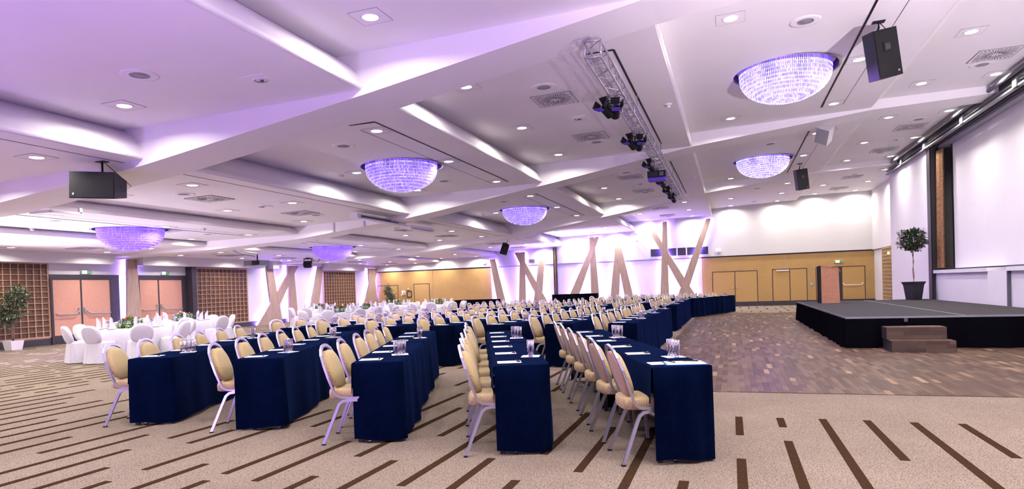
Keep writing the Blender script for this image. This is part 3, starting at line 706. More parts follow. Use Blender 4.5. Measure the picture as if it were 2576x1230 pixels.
def proto_round():
    r = empty('round_diffuser')
    MB().lathe([(.235, .002), (.233, -.006), (.20, -.010), (.125, -.008)], 28, cap=False).build('outer_ring', 'ceiling_paint', r, clean=False)
    MB().lathe([(.125, -.008), (.118, -.003), (.08, -.003)], 24, cap=False).build('throat', 'silver_paint', r, clean=False)
    MB().lathe([(.085, -.004), (.08, -.008), (.0, -.010)], 20).build('grille', 'silver_paint', r, clean=False)
    return r
def spread(proto, spots, cat, name, labelf, group):
    for i, (bn, x, y) in enumerate(spots):
        r = proto if i == 0 else copy_tree(proto)
        s = [b for b in BAYS if b[0] == bn][0]
        r.location = (x, y, zc(x)); r.rotation_euler = (0, -math.atan((s[4]-s[2])/(s[3]-s[1])), 0)
        tag(r, labelf(bn, y), cat, group)
VY = [12.0, 15.35, 21.75, 25.2, 31.35, 34.95]
vx = {'A': -19.8, 'C': -11.45, 'E': -3.09, 'G': 5.1}
spread(proto_vent(), [(b, x, y) for b, x in vx.items() for y in VY], 'vent', 'swirl_vent',
       lambda b, y: 'square swirl air vent, %s, %s from the back wall' % (BAYW[b], ORD[5-VY.index(y)]), 'square swirl air vents')
RY = [6.5, 11.2, 16.0, 20.8, 25.75, 30.6, 35.6]
rx = {'A': -19.75, 'B': -15.4, 'C': -11.4, 'D': -7.27, 'E': -3.08, 'F': 1.22, 'G': 5.08}
spread(proto_round(), [(b, x, y) for b, x in rx.items() for y in RY if not (b == 'E' and y < 7) and not (b in 'CEG' and y in (25.75,) and False)], 'diffuser', 'round_diffuser',
       lambda b, y: 'round white ceiling diffuser, %s, %s from the back wall' % (BAYW[b], ORD[6-RY.index(y)]), 'round ceiling diffusers')
# unlit swivel spots and smoke detectors
def swivel_spot(label, x, y):
    r = thing('swivel_spot', label, 'spotlight', (x, y, zc(x)), 0, 'unlit swivel spots')
    boxp('trim_plate', (-.2, -.2, -.006), (.2, .2, .004), 'ceiling_paint', r)
    MB().lathe([(.11, -.006), (.105, -.016), (.085, -.014)], 20, cap=False).build('bezel', 'white_plastic', r, clean=False)
    MB().lathe([(.085, -.008), (.05, -.004), (0, -.003)], 18, cap=False).build('reflector', 'chrome', r, clean=False)
    MB().lathe([(.03, -.012), (.02, -.03), (0, -.032)], 10).build('bulb', 'grey_plastic', r, (.02, 0, 0), clean=False)
for lb, x, y in (('unlit swivel ceiling spot near the nearest beam, fourth ceiling step', -6.05, 7.35), ('unlit swivel ceiling spot between two vents beside the truss', -3.0, 13.6), ('unlit swivel ceiling spot between vents, third ceiling step', -11.4, 13.7),
                 ('unlit swivel ceiling spot in the middle section beside the truss', -3.0, 23.4), ('unlit swivel ceiling spot near the amber lamp above the stage', 5.1, 23.55)):
    swivel_spot(lb, x, y)
def smoke(label, x, y):
    r = thing('smoke_detector', label, 'smoke detector', (x, y, zc(x)), 0, 'smoke detectors')
    MB().lathe([(.075, 0), (.07, -.02), (.06, -.025)], 16).build('base', 'white_plastic', r, clean=False)
    MB().lathe([(.045, -.025), (.045, -.055), (.03, -.075), (0, -.078)], 16).build('sensor_head', 'white_plastic', r, clean=False)
    boxp('sensor_gap', (-.046, -.046, -.042), (.046, .046, -.038), 'grey_plastic', r)
for lb, x, y in (('smoke detector beside the ceiling slot right of the truss, near section', -1.1, 13.45), ('smoke detector beside the ceiling slot right of the truss, middle section', -1.1, 23.2), ('smoke detector left of the middle chandelier', -9.0, 13.7),
                 ('smoke detector left of the far middle chandelier', -9.05, 23.4), ('smoke detector above the stage between downlight and vent', 5.05, 13.4), ('smoke detector above the stage beside the amber lamp', 5.1, 24.3), ('smoke detector right of the violet chandelier over the banquet tables', -14.2, 14.6),
                 ('smoke detector left of the violet chandelier near the doors', -17.2, 11.9)):
    smoke(lb, x, y)

# crystal chandeliers
def chandelier_mesh(body, tip, top):
    N = 10; out = []; R = random.Random(11)
    for k in range(N):
        t = k/(N-1); r = CH_R*.88*math.sqrt(max(.02, 1-(t*.965)**2)); z0 = .10 if k == 0 else -.055-.455*((k-1)/(N-2))**.92; L = .165 if k == 0 else .078
        mb = MB(); n = max(10, int(2*PI*r/.036))
        for ring, rr in enumerate((r, r-.04)):
            if rr < .03: continue
            for i in range(n):
                a = 2*PI*(i+.5*ring)/n+R.uniform(-.08, .08)/n; c, s = math.cos(a), math.sin(a); w = .0115; zz = z0+R.uniform(-.003, .003)
                p = [(rr*c-w*s, rr*s+w*c), (rr*c+w*c*.8, rr*s+w*s*.8), (rr*c+w*s, rr*s-w*c)]
                mid = [(x, y, zz-L*.72) for x, y in p]; tp = (rr*c, rr*s, zz-L)
                v = len(mb.v); mb.v += [(x, y, zz) for x, y in p]+mid+mid+[tp]
                for q in ((0, 1, 4, 3), (1, 2, 5, 4), (2, 0, 3, 5)): mb.f.append(tuple(v+j for j in q)); mb.m.append(0); mb.sm.append(False)
                for q in ((6, 7, 9), (7, 8, 9), (8, 6, 9)): mb.f.append(tuple(v+j for j in q)); mb.m.append(1); mb.sm.append(False)
        mb.lathe([(r+.004, z0+.003), (r+.004, z0-.003), (max(.01, r-.05), z0-.003)], 40, mi=0, cap=False)
        out.append(mb.mesh('crystal_tier', [top if k == 0 else body, tip, 'recess_violet']))
    return out
CHM = {'crystal': chandelier_mesh('crystal', 'crystal_tip', 'crystal_top'), 'crystal_mid': chandelier_mesh('crystal_mid', 'crystal_mid_tip', 'crystal_top'), 'crystal_violet': chandelier_mesh('crystal_violet', 'crystal_violet_tip', 'crystal_violet')}
CH_RIM = MB().lathe([(CH_R-.002, .01), (CH_R+.02, -.004), (CH_R+.035, -.008), (CH_R+.05, 0)], 48, cap=False).mesh('rim', 'chrome')
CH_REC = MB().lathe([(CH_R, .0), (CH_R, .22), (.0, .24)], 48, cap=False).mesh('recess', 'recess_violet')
CH_RING = MB().lathe([(CH_R*.95, .10), (CH_R*.95, .14), (CH_R*.85, .14), (CH_R*.85, .10), (CH_R*.95, .10)], 40, cap=False).mesh('carrier_ring', 'chrome')
CH_L = bpy.data.lights.new('chandelier_light', 'AREA'); CH_L.shape = 'DISK'; CH_L.size = 1.1; CH_L.energy = CHANDELIER_W; CH_L.color = CHANDELIER_COL
CLAB = ['deep violet crystal dome chandelier above the nearest round tables', 'violet crystal dome chandelier left of the truss, nearer of two', 'largest bright crystal dome chandelier beside the black loudspeaker above the stage',
        'deep violet crystal dome chandelier farther along by the crossing columns', 'violet crystal dome chandelier left of the truss, farther of two', 'bright crystal dome chandelier above the dance floor, beyond the largest one']
for i, (bn, x, y) in enumerate(CHANDS):
    r = thing('crystal_chandelier', CLAB[i], 'chandelier', (x, y, zc(x)), 0, 'crystal dome chandeliers')
    mat = {'B': 'crystal_violet', 'D': 'crystal_mid', 'F': 'crystal'}[bn]
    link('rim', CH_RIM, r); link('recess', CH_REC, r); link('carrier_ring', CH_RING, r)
    for me in CHM[mat]: o = link('crystal_tier', me, r); o['kind'] = 'stuff'
    link('chandelier_light', CH_L, None, (x, y, zc(x)-.62))

# truss with stage spots
def build_truss():
    X0, X1, Z0, Z1, Y0, Y1 = -1.81, -1.59, 4.52, 4.74, 8.75, 25.0
    r = thing('lighting_truss', 'silver lattice lighting truss hanging under the ceiling', 'truss')
    for x in (X0, X1):
        for z in (Z0, Z1): MB().sweep([(x, Y0, z), (x, Y1, z)], .034, seg=8).build('chord', 'aluminium', r)
    n = int((Y1-Y0)/.28); st = (Y1-Y0)/n
    mats = {'side_brace': [], 'flat_brace': []}
    key = MB().sweep([(0, 0, 0), (0, st, Z1-Z0)], .016, seg=6).mesh('side_brace', 'aluminium')
    key2 = MB().sweep([(0, 0, Z1-Z0), (0, st, 0)], .016, seg=6).mesh('side_brace', 'aluminium')
    k3 = MB().sweep([(0, 0, 0), (X1-X0, st, 0)], .016, seg=6).mesh('flat_brace', 'aluminium'); k4 = MB().sweep([(X1-X0, 0, 0), (0, st, 0)], .016, seg=6).mesh('flat_brace', 'aluminium')
    for i in range(n):
        y = Y0+i*st
        for x in (X0, X1): link('side_brace', key if i % 2 else key2, r, (x, y, Z0))
        for z in (Z0, Z1): link('flat_brace', k3 if i % 2 else k4, r, (X0, y, z))
    for y in (Y0, Y0+3.25, Y0+6.5, Y0+9.75, Y0+13, Y1):
        for a, b in (((X0, Z0), (X1, Z0)), ((X1, Z0), (X1, Z1)), ((X1, Z1), (X0, Z1)), ((X0, Z1), (X0, Z0))): MB().sweep([(a[0], y, a[1]), (b[0], y, b[1])], .026, seg=6).build('end_frame', 'aluminium', r)
    for y in (12.5, 16.8, 20.6, 24.4): MB().sweep([(-1.6, y, Z1), (-1.6, y, zc(-1.6))], .02, seg=6).build('hanger', 'silver_paint', r)
build_truss()
def proto_spot():
    r = empty('stage_spot')
    MB().lathe([(.085, -.13), (.095, -.12), (.095, .10), (.10, .10), (.10, .13), (.085, .13), (.075, .10), (0, .09)], 14).build('body', 'black_plastic', r, (0, 0, 0), (-1.0, 0, 0))
    MB().sweep([(-.12, 0, 0), (-.12, 0, .20), (0, 0, .23), (.12, 0, .20), (.12, 0, 0)], .012, .03).build('yoke', 'black_plastic', r)
    boxp('clamp', (-.03, -.03, .22), (.03, .03, .32), 'grey_plastic', r)
    for i, a in enumerate((0, PI/2, PI, -PI/2)):
        m = Matrix.Rotation(-1.0, 4, 'X') @ Matrix.Rotation(a, 4, 'Z')
        pts = [(-.075, .10, .13), (.075, .10, .13), (.10, .16, .27), (-.10, .16, .27)]
        mb = MB(); q = [m @ Vector(p) for p in pts]; n = (q[1]-q[0]).cross(q[3]-q[0]).normalized()*.004
        mb.face([p+n for p in q]); mb.face([p-n for p in q][::-1])
        for j in range(4): mb.face([q[j]+n, q[j]-n, q[(j+1) % 4]-n, q[(j+1) % 4]+n])
        mb.build('barn_door', 'violet_gel' if i == 0 else 'black_plastic', r)
    MB().sweep([(0, .1, .06), (-.13, .16, .12), (-.2, .12, .28), (-.08, .04, .36), (0, 0, .34)], .012, seg=6).build('cable', 'black_plastic', r)
    return r
sp = proto_spot()
for i, (x, y, a) in enumerate(((-1.86, 10.65, -.55), (-1.74, 10.75, .2), (-1.85, 13.4, -.5), (-1.72, 13.55, .25), (-1.80, 16.3, -.5), (-1.80, 19.3, -.4), (-1.80, 21.2, -.4), (-1.80, 22.9, -.3))):
    r = sp if i == 0 else copy_tree(sp)
    r.location = (x, y, 4.27); r.rotation_euler = (0, 0, PI+a); r.scale = (.78, .78, .78)
    tag(r, 'black stage spotlight with barn doors under the truss, %s from its near end' % ORD[i], 'spotlight', 'stage spots on the truss')
r = thing('truss_projector', 'dark boxy projector hanging on the lighting truss', 'projector', (-1.80, 17.75, 4.25))
boxp('body', (-.24, -.2, -.02), (.24, .2, .16), 'black_plastic', r); boxp('underside', (-.23, -.19, -.09), (.23, .19, -.02), 'violet_gel', r); boxp('lens_port', (.08, -.215, .02), (.18, -.2, .12), 'grey_plastic', r)
for i in range(5): boxp('vent_slot', (-.2+.05*i, -.205, .02), (-.18+.05*i, -.2, .13), 'plinth', r)
boxp('bracket', (-.04, -.04, .16), (.04, .04, .27), 'grey_plastic', r)

# loudspeakers
def speaker(label, loc, mount, w, d, h, rot, mat='black_plastic', grille='black_plastic', horn=True):
    """trapezoid cabinet hanging from a ceiling bracket"""
    r = thing('loudspeaker', label, 'loudspeaker', mount, 0, 'ceiling loudspeakers')
    off = Vector(loc)-Vector(mount)
    cab = MB().prism([(-w/2, -d/2), (w/2, -d/2), (w*.33, d/2), (-w*.33, d/2)], 'z', -h/2, h/2).build('cabinet', mat, r, off); cab.rotation_euler = rot
    g = piece('grille', (w*.94, .012, h*.95), (0, -d/2-.004, 0), grille, cab)
    if horn:
        boxp('horn', (-w*.18, -d/2-.02, .02), (w*.18, -d/2-.008, h*.24), 'black_plastic', cab); boxp('horn_mouth', (-w*.11, -d/2-.024, .05), (w*.11, -d/2-.018, h*.2), 'plinth', cab)
    boxp('badge', (w*.3, -d/2-.014, -h*.42), (w*.38, -d/2-.009, -h*.38), 'silver_paint', cab)
    top = Matrix.LocRotScale(off, cab.rotation_euler, None) @ Vector((0, 0, h/2))
    MB().sweep([(0, 0, 0), (0, 0, top.z*.5), top], .035, seg=8).build('bracket_arm', mat, r); boxp('bracket_plate', (-.09, -.06, -.012), (.09, .06, 0), mat, r)
    e = Matrix.LocRotScale(off, cab.rotation_euler, None) @ Vector((w*.3, d*.4, h*.2))
    MB().sweep([(.03, .03, -.02), (top.x+.16, top.y+.06, top.z+.02), (e.x+.12, e.y+.05, e.z+.04), e], .012, seg=6).build('cable', 'black_plastic', r)
    return r
speaker('large black loudspeaker hanging beside the largest chandelier', (2.36, 11.75, 4.93), (2.36, 11.82, zc(2.36)), .40, .36, .74, (.12, -.22, .40))
speaker('small black loudspeaker hanging below the farther bright chandelier', (2.44, 25.1, 4.92), (2.44, 25.19, zc(2.44)), .40, .36, .72, (.12, -.16, .36))
speaker('white loudspeaker with violet grille hanging between the two bright chandeliers', (2.45, 18.75, 5.16), (2.58, 18.86, 5.37), .36, .34, .42, (.5, .45, -.5), 'white_plastic', 'silver_paint', False)
speaker('small black loudspeaker under the far ceiling by the leaning columns', (-10.05, 28.6, 3.28), (-9.98, 28.9, zc(-9.98)), .34, .32, .50, (.35, .30, .5))
speaker('wide black loudspeaker lying flat under the near left beam', (-9.95, 8.0, 3.33), (-9.97, 8.1, zc(-9.97)), .44, .42, .70, (.18, PI/2+.04, .62), horn=False)

# projector on an angled white pole, by the left doors
r = thing('ceiling_projector', 'dark projector on an angled white ceiling pole above the banquet tables', 'projector', (-17.04, 19.12, zc(-17.04)))
boxp('ceiling_plate', (-.1, -.1, -.015), (.1, .1, 0), 'white_plastic', r)
MB().sweep([(0, 0, 0), (0, 0, -.26), (.03, .04, -.33), (.42, .5, -.42)], .085, seg=10).build('pole', 'white_plastic', r)
MB().sweep([(.42, .5, -.40), (.42, .5, -.66)], .05, seg=8).build('drop_rod', 'black_plastic', r)
boxp('body', (.05, .2, -.84), (.75, .75, -.66), 'grey_plastic', r); MB().lathe([(.07, 0), (.07, .05), (.05, .05), (0, .03)], 14).build('lens', 'black_plastic', r, (.62, .2, -.74), (PI/2, 0, 0))
boxp('front_panel', (.42, .19, -.83), (.76, .2, -.67), 'black_plastic', r)
MB().sweep([(0, 0, -.05), (-.25, 0, -.1), (-.26, .05, -.28), (.0, .2, -.42), (.35, .45, -.5)], .02, seg=6).build('cable', 'black_plastic', r)
# effect light with looping cables
r = thing('effect_light', 'black effect light with looping cables above the crossing columns', 'spotlight', (-19.1, 26.0, zc(-19.1)))
MB().sweep([(-.22, 0, -.28), (-.22, 0, -.05), (.22, 0, -.05), (.22, 0, -.28)], .03, .05).build('yoke', 'black_plastic', r)
MB().lathe([(.12, -.2), (.17, -.15), (.17, .12), (.12, .2)], 12).build('body', 'black_plastic', r, (0, 0, -.32), (0, PI/2, .4)); boxp('ceiling_clamp', (-.06, -.06, -.06), (.06, .06, 0), 'black_plastic', r)
MB().sweep([(.1, 0, -.03), (.25, .05, .0-.06), (.3, .05, -.2), (.5, .1, -.24), (.62, .1, -.05)], .025, seg=6).build('cable', 'black_plastic', r)
# white partition rails and brackets under the third ceiling step
r = thing('partition_rail', 'white partition rail box under the third ceiling step, beside the middle beam', 'rail')
z = 3.70
boxp('rail_box', (-10.25, 16.0, z-.14), (-10.02, 18.9, z), 'white_plastic', r); boxp('rail_box', (-10.3, 19.3, z-.2), (-10.05, 21.0, z-.06), 'white_plastic', r)
boxp('groove', (-10.02, 16.2, z-.10), (-10.01, 18.4, z-.04), 'plinth', r); boxp('groove', (-10.05, 19.5, z-.16), (-10.04, 20.9, z-.1), 'plinth', r)
boxp('lower_lip', (-10.0, 15.9, z-.16), (-9.95, 21.0, z-.12), 'white_plastic', r)
r = thing('beam_bracket', 'white L-shaped bracket below the near left beam, beside the loudspeaker', 'bracket')
boxp('arm', (-13.5, 9.3, 3.26), (-12.9, 9.36, 3.31), 'white_plastic', r); boxp('arm', (-12.96, 9.3, 3.26), (-12.9, 10.0, 3.31), 'white_plastic', r); boxp('upright', (-12.96, 9.92, 3.29), (-12.9, 9.98, 3.40), 'white_plastic', r)
for i, x in enumerate((-12.15, -11.03)):
    r = thing('beam_conduit', ['white conduit on the face of the middle beam, left of the pair', 'white conduit on the face of the middle beam, right of the pair'][i], 'conduit')
    zb = BEAM[2][1]+(BEAM[3][1]-BEAM[2][1])*(x-BEAM[2][0])/(BEAM[3][0]-BEAM[2][0])+.01
    boxp('channel', (x, 17.86, zb), (x+.07, 17.9, zc(x)), 'white_plastic', r); boxp('cap', (x-.01, 17.84, zb), (x+.08, 17.9, zb+.03), 'white_plastic', r)

# unseen floor uplighters, added only to brighten and tint the ceiling
def uplighter(label, x, y, z, col, watt, tilt, head, cone=115):
    r = thing('floor_uplighter', label, 'uplighter', (x, y, z), 0, 'floor uplighters')
    MB().lathe([(.13, 0), (.13, .16), (.11, .18), (.09, .15), (0, .14)], 16).build('housing', 'black_plastic', r, clean=False)
    MB().sweep([(-.15, 0, .02), (-.15, 0, .12), (.15, 0, .12), (.15, 0, .02)], .02, .03).build('bracket', 'black_plastic', r)
    l = bpy.data.lights.new('uplighter_beam', 'SPOT'); l.energy = watt; l.color = col; l.spot_size = math.radians(cone); l.spot_blend = .5; l.shadow_soft_size = .12
    o = link('uplighter_beam', l, None, (x, y, z+.22)); o.rotation_euler = (PI-tilt, 0, head)
for args in (('violet floor uplighter behind the camera, beyond the view on the left', -9.5, 1.6, 0, (.36, .16, 1), 460, .6, .15, 150), ('violet floor uplighter behind the camera, left of centre', -4.6, 1.0, 0, (.42, .21, 1), 480, .6, 0, 150), ('lavender floor uplighter just behind the camera', 1.2, .2, 0, (.72, .55, 1), 1500, .5, 0),
             ('white floor uplighter right of the camera outside the view', 5.6, 3.0, 0, (1, .9, .95), 3800, .5, -.1), ('white floor uplighter beside the stage outside the view', 6.6, 9.6, 0, (1, .93, .93), 3800, .62, .75), ('lavender floor uplighter by the side wall outside the view', -18.4, 10.9, 0, (.9, .78, 1), 1100, .6, -.75),
             ('lavender floor uplighter hidden behind the black bar counter', -8.0, 35.1, 0, (.75, .6, 1), 900, -.3, 0)):
    uplighter(*args)

# ---------------------------------------------------------------- seminar furniture
U1 = Vector((-.3705, .9286)); V1 = Vector((.9286, .3705))          # near block: along the row, towards the dance floor
TW, TH = .47, .755

def xl(z):
    T = [(.44, .13), (.5, .10), (.62, .06), (.74, .02), (.83, -.008), (.9, -.03), (.95, -.045)]
    for (a, xa), (b, xb) in zip(T, T[1:]):
        if z <= b: return xa+(xb-xa)*(z-a)/(b-a)
    return T[-1][1]
def chair_meshes():
    M = {}
    half = [(.40, .196, .432), (.22, .198, .432), (.155, .202, .440), (.115, .208, .468), (.095, .216, .52), (.06, .226, .62), (.022, .224, .74), (-.008, .195, .83), (-.022, .150, .878), (-.034, .08, .908), (-.038, 0, .917)]
    path = half+[(x, -y, z) for x, y, z in half[-2::-1]]
    M['back_frame'] = MB().sweep(path, .030, .020, up=(1, .0, .35)).clean('back_frame', 'aluminium')
    for s, nm in ((1, 'l'), (-1, 'r')):
        M['rear_leg'+nm] = MB().sweep([(.41, s*.196, .408), (.23, s*.198, .408), (.18, s*.200, .400), (.148, s*.203, .372), (.125, s*.207, .32), (.0, s*.247, .008)], .026, .026, up=(0, 1, 0)).clean('leg', 'aluminium')
        M['front_leg'+nm] = MB().sweep([(.39, s*.19, .41), (.41, s*.195, .2), (.425, s*.20, .008)], .024, .024, up=(0, 1, 0)).clean('leg', 'aluminium')
    M['foot'] = MB().box((-.016, -.016, 0), (.016, .016, .014)).mesh('foot_cap', 'black_plastic')
    # back pad outline with a dip at the top for the hand hole
    n = 28; out = []
    for i in range(n):
        a = 2*PI*i/n; y = .198*math.cos(a)*abs(math.cos(a))**-.12 if abs(math.cos(a)) > .01 else 0
        z = .685+(.200 if math.sin(a) > 0 else .185)*math.sin(a)
        if math.sin(a) > .55: z -= .026*math.exp(-(y/.055)**2)
        out.append((y, z))
    def ring(k, dx): return [(xl(.69+(z-.69)*k)+dx, y*k, .69+(z-.69)*k) for y, z in out]
    mb = MB(); mb.grid([ring(1.0, .004), ring(1.0, .022)], 1, True); mb.grid([ring(1.0, .022), ring(.96, .042), ring(.85, .055), ring(.5, .065), ring(.15, .067)], 0, True); mb.face(ring(.15, .067), 0, True)
    M['backrest'] = mb.clean('backrest', ['gold_fabric', 'gold_dots'])
    mb = MB(); mb.grid([ring(1.0, .004), ring(.97, -.010), ring(.8, -.014)], 0, True); mb.face(ring(.8, -.014), 0, True)
    M['back_panel'] = mb.clean('back_panel', 'rose_fabric')
    # seat cushion
    so = []
    for i in range(28):
        a = 2*PI*i/28; c, s = math.cos(a), math.sin(a); e = .42
        so.append((.245+.215*math.copysign(abs(c)**e, c), (.203-.015*(c < 0))*math.copysign(abs(s)**e, s)))
    def sr(k, z): return [(.245+(x-.245)*k, y*k, z) for x, y in so]
    mb = MB(); mb.grid([sr(.97, .420), sr(1, .428), sr(1.01, .475), sr(.995, .498)], 1, True); mb.grid([sr(.995, .498), sr(.94, .511), sr(.6, .517), sr(.2, .518)], 0, True); mb.face(sr(.2, .518), 0, True); mb.face(sr(.97, .420)[::-1], 1)
    M['seat'] = mb.clean('seat', ['gold_fabric', 'gold_dots'])
    return M
CM = chair_meshes()
FAR_FRAME = None
def proto_chair(detail):
    r = empty('banquet_chair')
    link('seat', CM['seat'], r); link('backrest', CM['backrest'], r); link('back_panel', CM['back_panel'], r); link('back_frame', CM['back_frame'], r)
    for k, p in (('rear_legl', (0, .247)), ('rear_legr', (0, -.247)), ('front_legl', (.425, .20)), ('front_legr', (.425, -.20))):
        l = link('leg', CM[k], r)
        if detail: link('foot_cap', CM['foot'], l, (p[0], p[1], 0))
    return r
CH_NEAR, CH_FAR = proto_chair(True), proto_chair(False); used = set()
def put_chair(x, y, ang, label, group, near):
    src = CH_NEAR if near else CH_FAR
    r = src if near not in used else copy_tree(src); used.add(near)
    r.location = (x, y, 0); r.rotation_euler = (0, 0, ang); tag(r, label, 'chair', group); return r

def cloth_mesh(L, seed, hem=.03):
    """cloth over a table: top, floor-length front and ends, short drop on the chair side"""
    R = random.Random(seed); hx, hy = TW/2, L/2-.03
    # walk round the edge: chair side corner (near end) -> near end -> front -> far end
    P = []
    n1 = 14; n2 = int(L/.07)
    for i in range(n1): P.append((-hx+TW*i/n1, -hy, 0, -1, 'e'))
    for i in range(n2): P.append((hx, -hy+2*hy*i/n2, 1, 0, 'f'))
    for i in range(n1+1): P.append((hx-TW*i/n1, hy, 0, 1, 'e'))
    ph = [R.uniform(0, 6.28) for _ in range(4)]; fr = R.uniform(15, 19)
    def wave(i, k): return math.sin(i*fr*.045+ph[0])*.6+math.sin(i*fr*.021+ph[1])+.5*math.sin(i*.9+ph[2])
    rows = []
    for z, k in ((TH, 0), (TH-.012, .3), (.60, .45), (.42, .7), (.22, .9), (hem, 1.0)):
        row = []
        for i, (x, y, nx, ny, t) in enumerate(P):
            amp = (.020 if t == 'f' else .024)*k*(wave(i, k)+1.6)+(.004 if k else 0)
            if t == 'e': amp = min(amp, .05)
            zz = z if z > .1 else z+.012*math.sin(i*.31+ph[3])
            row.append((x+nx*amp, y+ny*amp, zz))
        rows.append(row)
    mb = MB(); mb.grid(rows, 0, False, True)
    mb.face([(-hx, -hy, TH), (hx, -hy, TH), (hx, hy, TH), (-hx, hy, TH)])
    S = [(-hx, hy-2*hy*i/24) for i in range(25)]; rows = []
    for z, k in ((TH, 0), (TH-.012, .3), (.62, .6), (.47, 1)): rows.append([(x-(.005 if k else 0)-.012*k*(1+math.sin(i*.8+ph[1]))/2-.01*k, y, z) for i, (x, y) in enumerate(S)])
    mb.grid(rows, 0, False, True)
    return mb.mesh('tablecloth', 'navy_velvet')
CLOTHS = {}
def seminar_table(cx, cy, ang, L, label, group, seed):
    r = thing('seminar_table', label, 'table', (cx, cy, 0), ang, group)
    key = (round(L, 2), seed % 4)
    if key not in CLOTHS: CLOTHS[key] = cloth_mesh(L, seed % 4)
    link('tablecloth', CLOTHS[key], r)
    boxp('tabletop', (-TW/2+.008, -L/2+.045, TH-.03), (TW/2-.008, L/2-.045, TH-.003), 'dark_frame', r)
    for sx in (-1, 1):
        for sy in (-1, 1): boxp('leg', (sx*(TW/2-.05)-.02, sy*(L/2-.075)-.02, 0), (sx*(TW/2-.05)+.02, sy*(L/2-.075)+.02, TH-.03), 'dark_frame', r)
    return r
# notepad, pen, tumbler, napkin prototypes (shared meshes)
PAD = MB().box((-.105, -.074, 0), (.105, .074, .005)).mesh('notepad', 'paper')
PRINT = MB().box((.060, -.05, .005), (.095, -.005, .0058)).mesh('print', 'ink')
PEN = MB().sweep([(0, -.07, .0), (0, .05, .0)], .010, seg=8).sweep([(0, .05, 0), (0, .068, 0)], .006, seg=6).mesh('barrel', 'black_plastic')
CLIP = MB().box((.003, -.066, .003), (.006, -.03, .008)).mesh('clip', 'chrome')
GL = MB().lathe([(.026, 0), (.028, .004), (.031, .06), (.034, .148), (.0325, .148), (.0295, .06), (.0255, .016), (0, .014)], 16, cap=True).mesh('tumbler', 'glass')
NAP = MB().box((-.085, -.085, 0), (.085, .085, .0025)).mesh('paper_napkin', 'paper')
def at(o, u, v, a, b): return (o.x+u.x*a+v.x*b, o.y+u.y*a+v.y*b)
def block(o, u, v, nseat, ntab, pitch, row_gap, nrow, bname, near, seed0, pens, s0=.25, along=None, rowshift=None):
    """rows of tables; o = dance-floor corner of the first row's near end"""
    ang = math.atan2(v.y, v.x); L = nseat*pitch/ntab; R = random.Random(seed0)
    for rr in range(nrow):
        sh = rowshift[rr] if rowshift else (0, -row_gap*rr)
        oo = Vector((o.x+sh[0]*1.0, o.y+sh[1])) if rowshift else o+v*(-row_gap*rr)
        rown = '%s row from the dance floor, %s' % (ORD[rr], bname)
        grp = 'rows of the '+bname
        for t in range(ntab):
            cx, cy = at(oo, u, v, L*(t+.5), -TW/2)
            seminar_table(cx, cy, ang, L, 'navy-draped seminar table, %s along the %s' % (ORD[t], rown), 'navy seminar tables of the '+bname, seed0+rr*3+t)
            # tumblers on a napkin
            if True:
                gx = L*(t+.30) if bname.startswith('near') else L*(t+.62)
                gv = -.07 if rr % 2 == 0 else -.075
                px, py = at(oo, u, v, gx, gv-.03)
                n = link('paper_napkin', NAP, None, (px, py, TH+.001), ang+R.uniform(-.5, .5)); tag(n, 'white paper napkin under tumblers, table %s, %s' % (['one', 'two', 'three'][t], rown), 'napkin', 'paper napkins under tumblers')
                ga = R.uniform(-.6, .6)
                for k in range(3):
                    da = (k-1)*.068
                    ex, ey = at(oo, u, v, gx+da*math.cos(ga), gv-.03+da*math.sin(ga))
                    g = link('tumbler', GL, None, (ex, ey, TH+.0045)); tag(g, '%s tumbler of the trio, table %s, %s' % (['near', 'middle', 'far'][k], ['one', 'two', 'three'][t], rown), 'glass', 'water tumblers')
        for s in range(nseat):
            j = R.uniform(-.02, .02)
            x, y = at(oo, u, v, s0+pitch*s+j, -.735+R.uniform(-.02, .015))
            put_chair(x, y, ang+R.uniform(-.05, .05), 'gold banquet chair, %s seat, %s' % (ORD[s], rown), 'banquet chairs of the '+bname, near)
            px, py = at(oo, u, v, s0+.02+pitch*s+R.uniform(-.02, .02), -.33)
            pa = ang+R.uniform(-.06, .06)
            p = link('notepad', PAD, None, (px, py, TH+.001), pa); tag(p, 'white notepad at the %s seat, %s' % (ORD[s], rown), 'notepad', 'notepads on the seminar tables')
            if pens:
                link('print', PRINT, p)
                qx, qy = at(Vector((px, py)), u, v, .01, .075)
                q = thing('pen', 'black pen on the notepad, %s seat, %s' % (ORD[s], rown), 'pen', (qx, qy, TH+.0115), pa+.25, 'pens on the notepads'); link('barrel', PEN, q); link('clip', CLIP, q)
u, v = U1, V1
B1 = [Vector(p) for p in ((-.15, 5.22), (-1.47, 5.24), (-2.95, 5.38), (-4.53, 5.62), (-6.02, 5.62))]
block(B1[0], u, v, 6, 2, .765, 0, 5, 'near angled block', True, 10, True, rowshift=[(p.x-B1[0].x, p.y-B1[0].y) for p in B1])
block(Vector((-1.52, 10.85)), Vector((0, 1)), Vector((1, 0)), 9, 3, .745, 1.12, 7, 'middle straight block', True, 40, False)
block(Vector((-1.52, 19.1)), Vector((0, 1)), Vector((1, 0)), 9, 3, .745, 1.12, 7, 'far straight block', False, 80, False)
u4, v4 = Vector((.35, .937)), Vector((.937, -.35))
block(Vector((-1.45, 26.3)), u4, v4, 6, 2, .765, 1.35, 4, 'far angled block', False, 120, False)
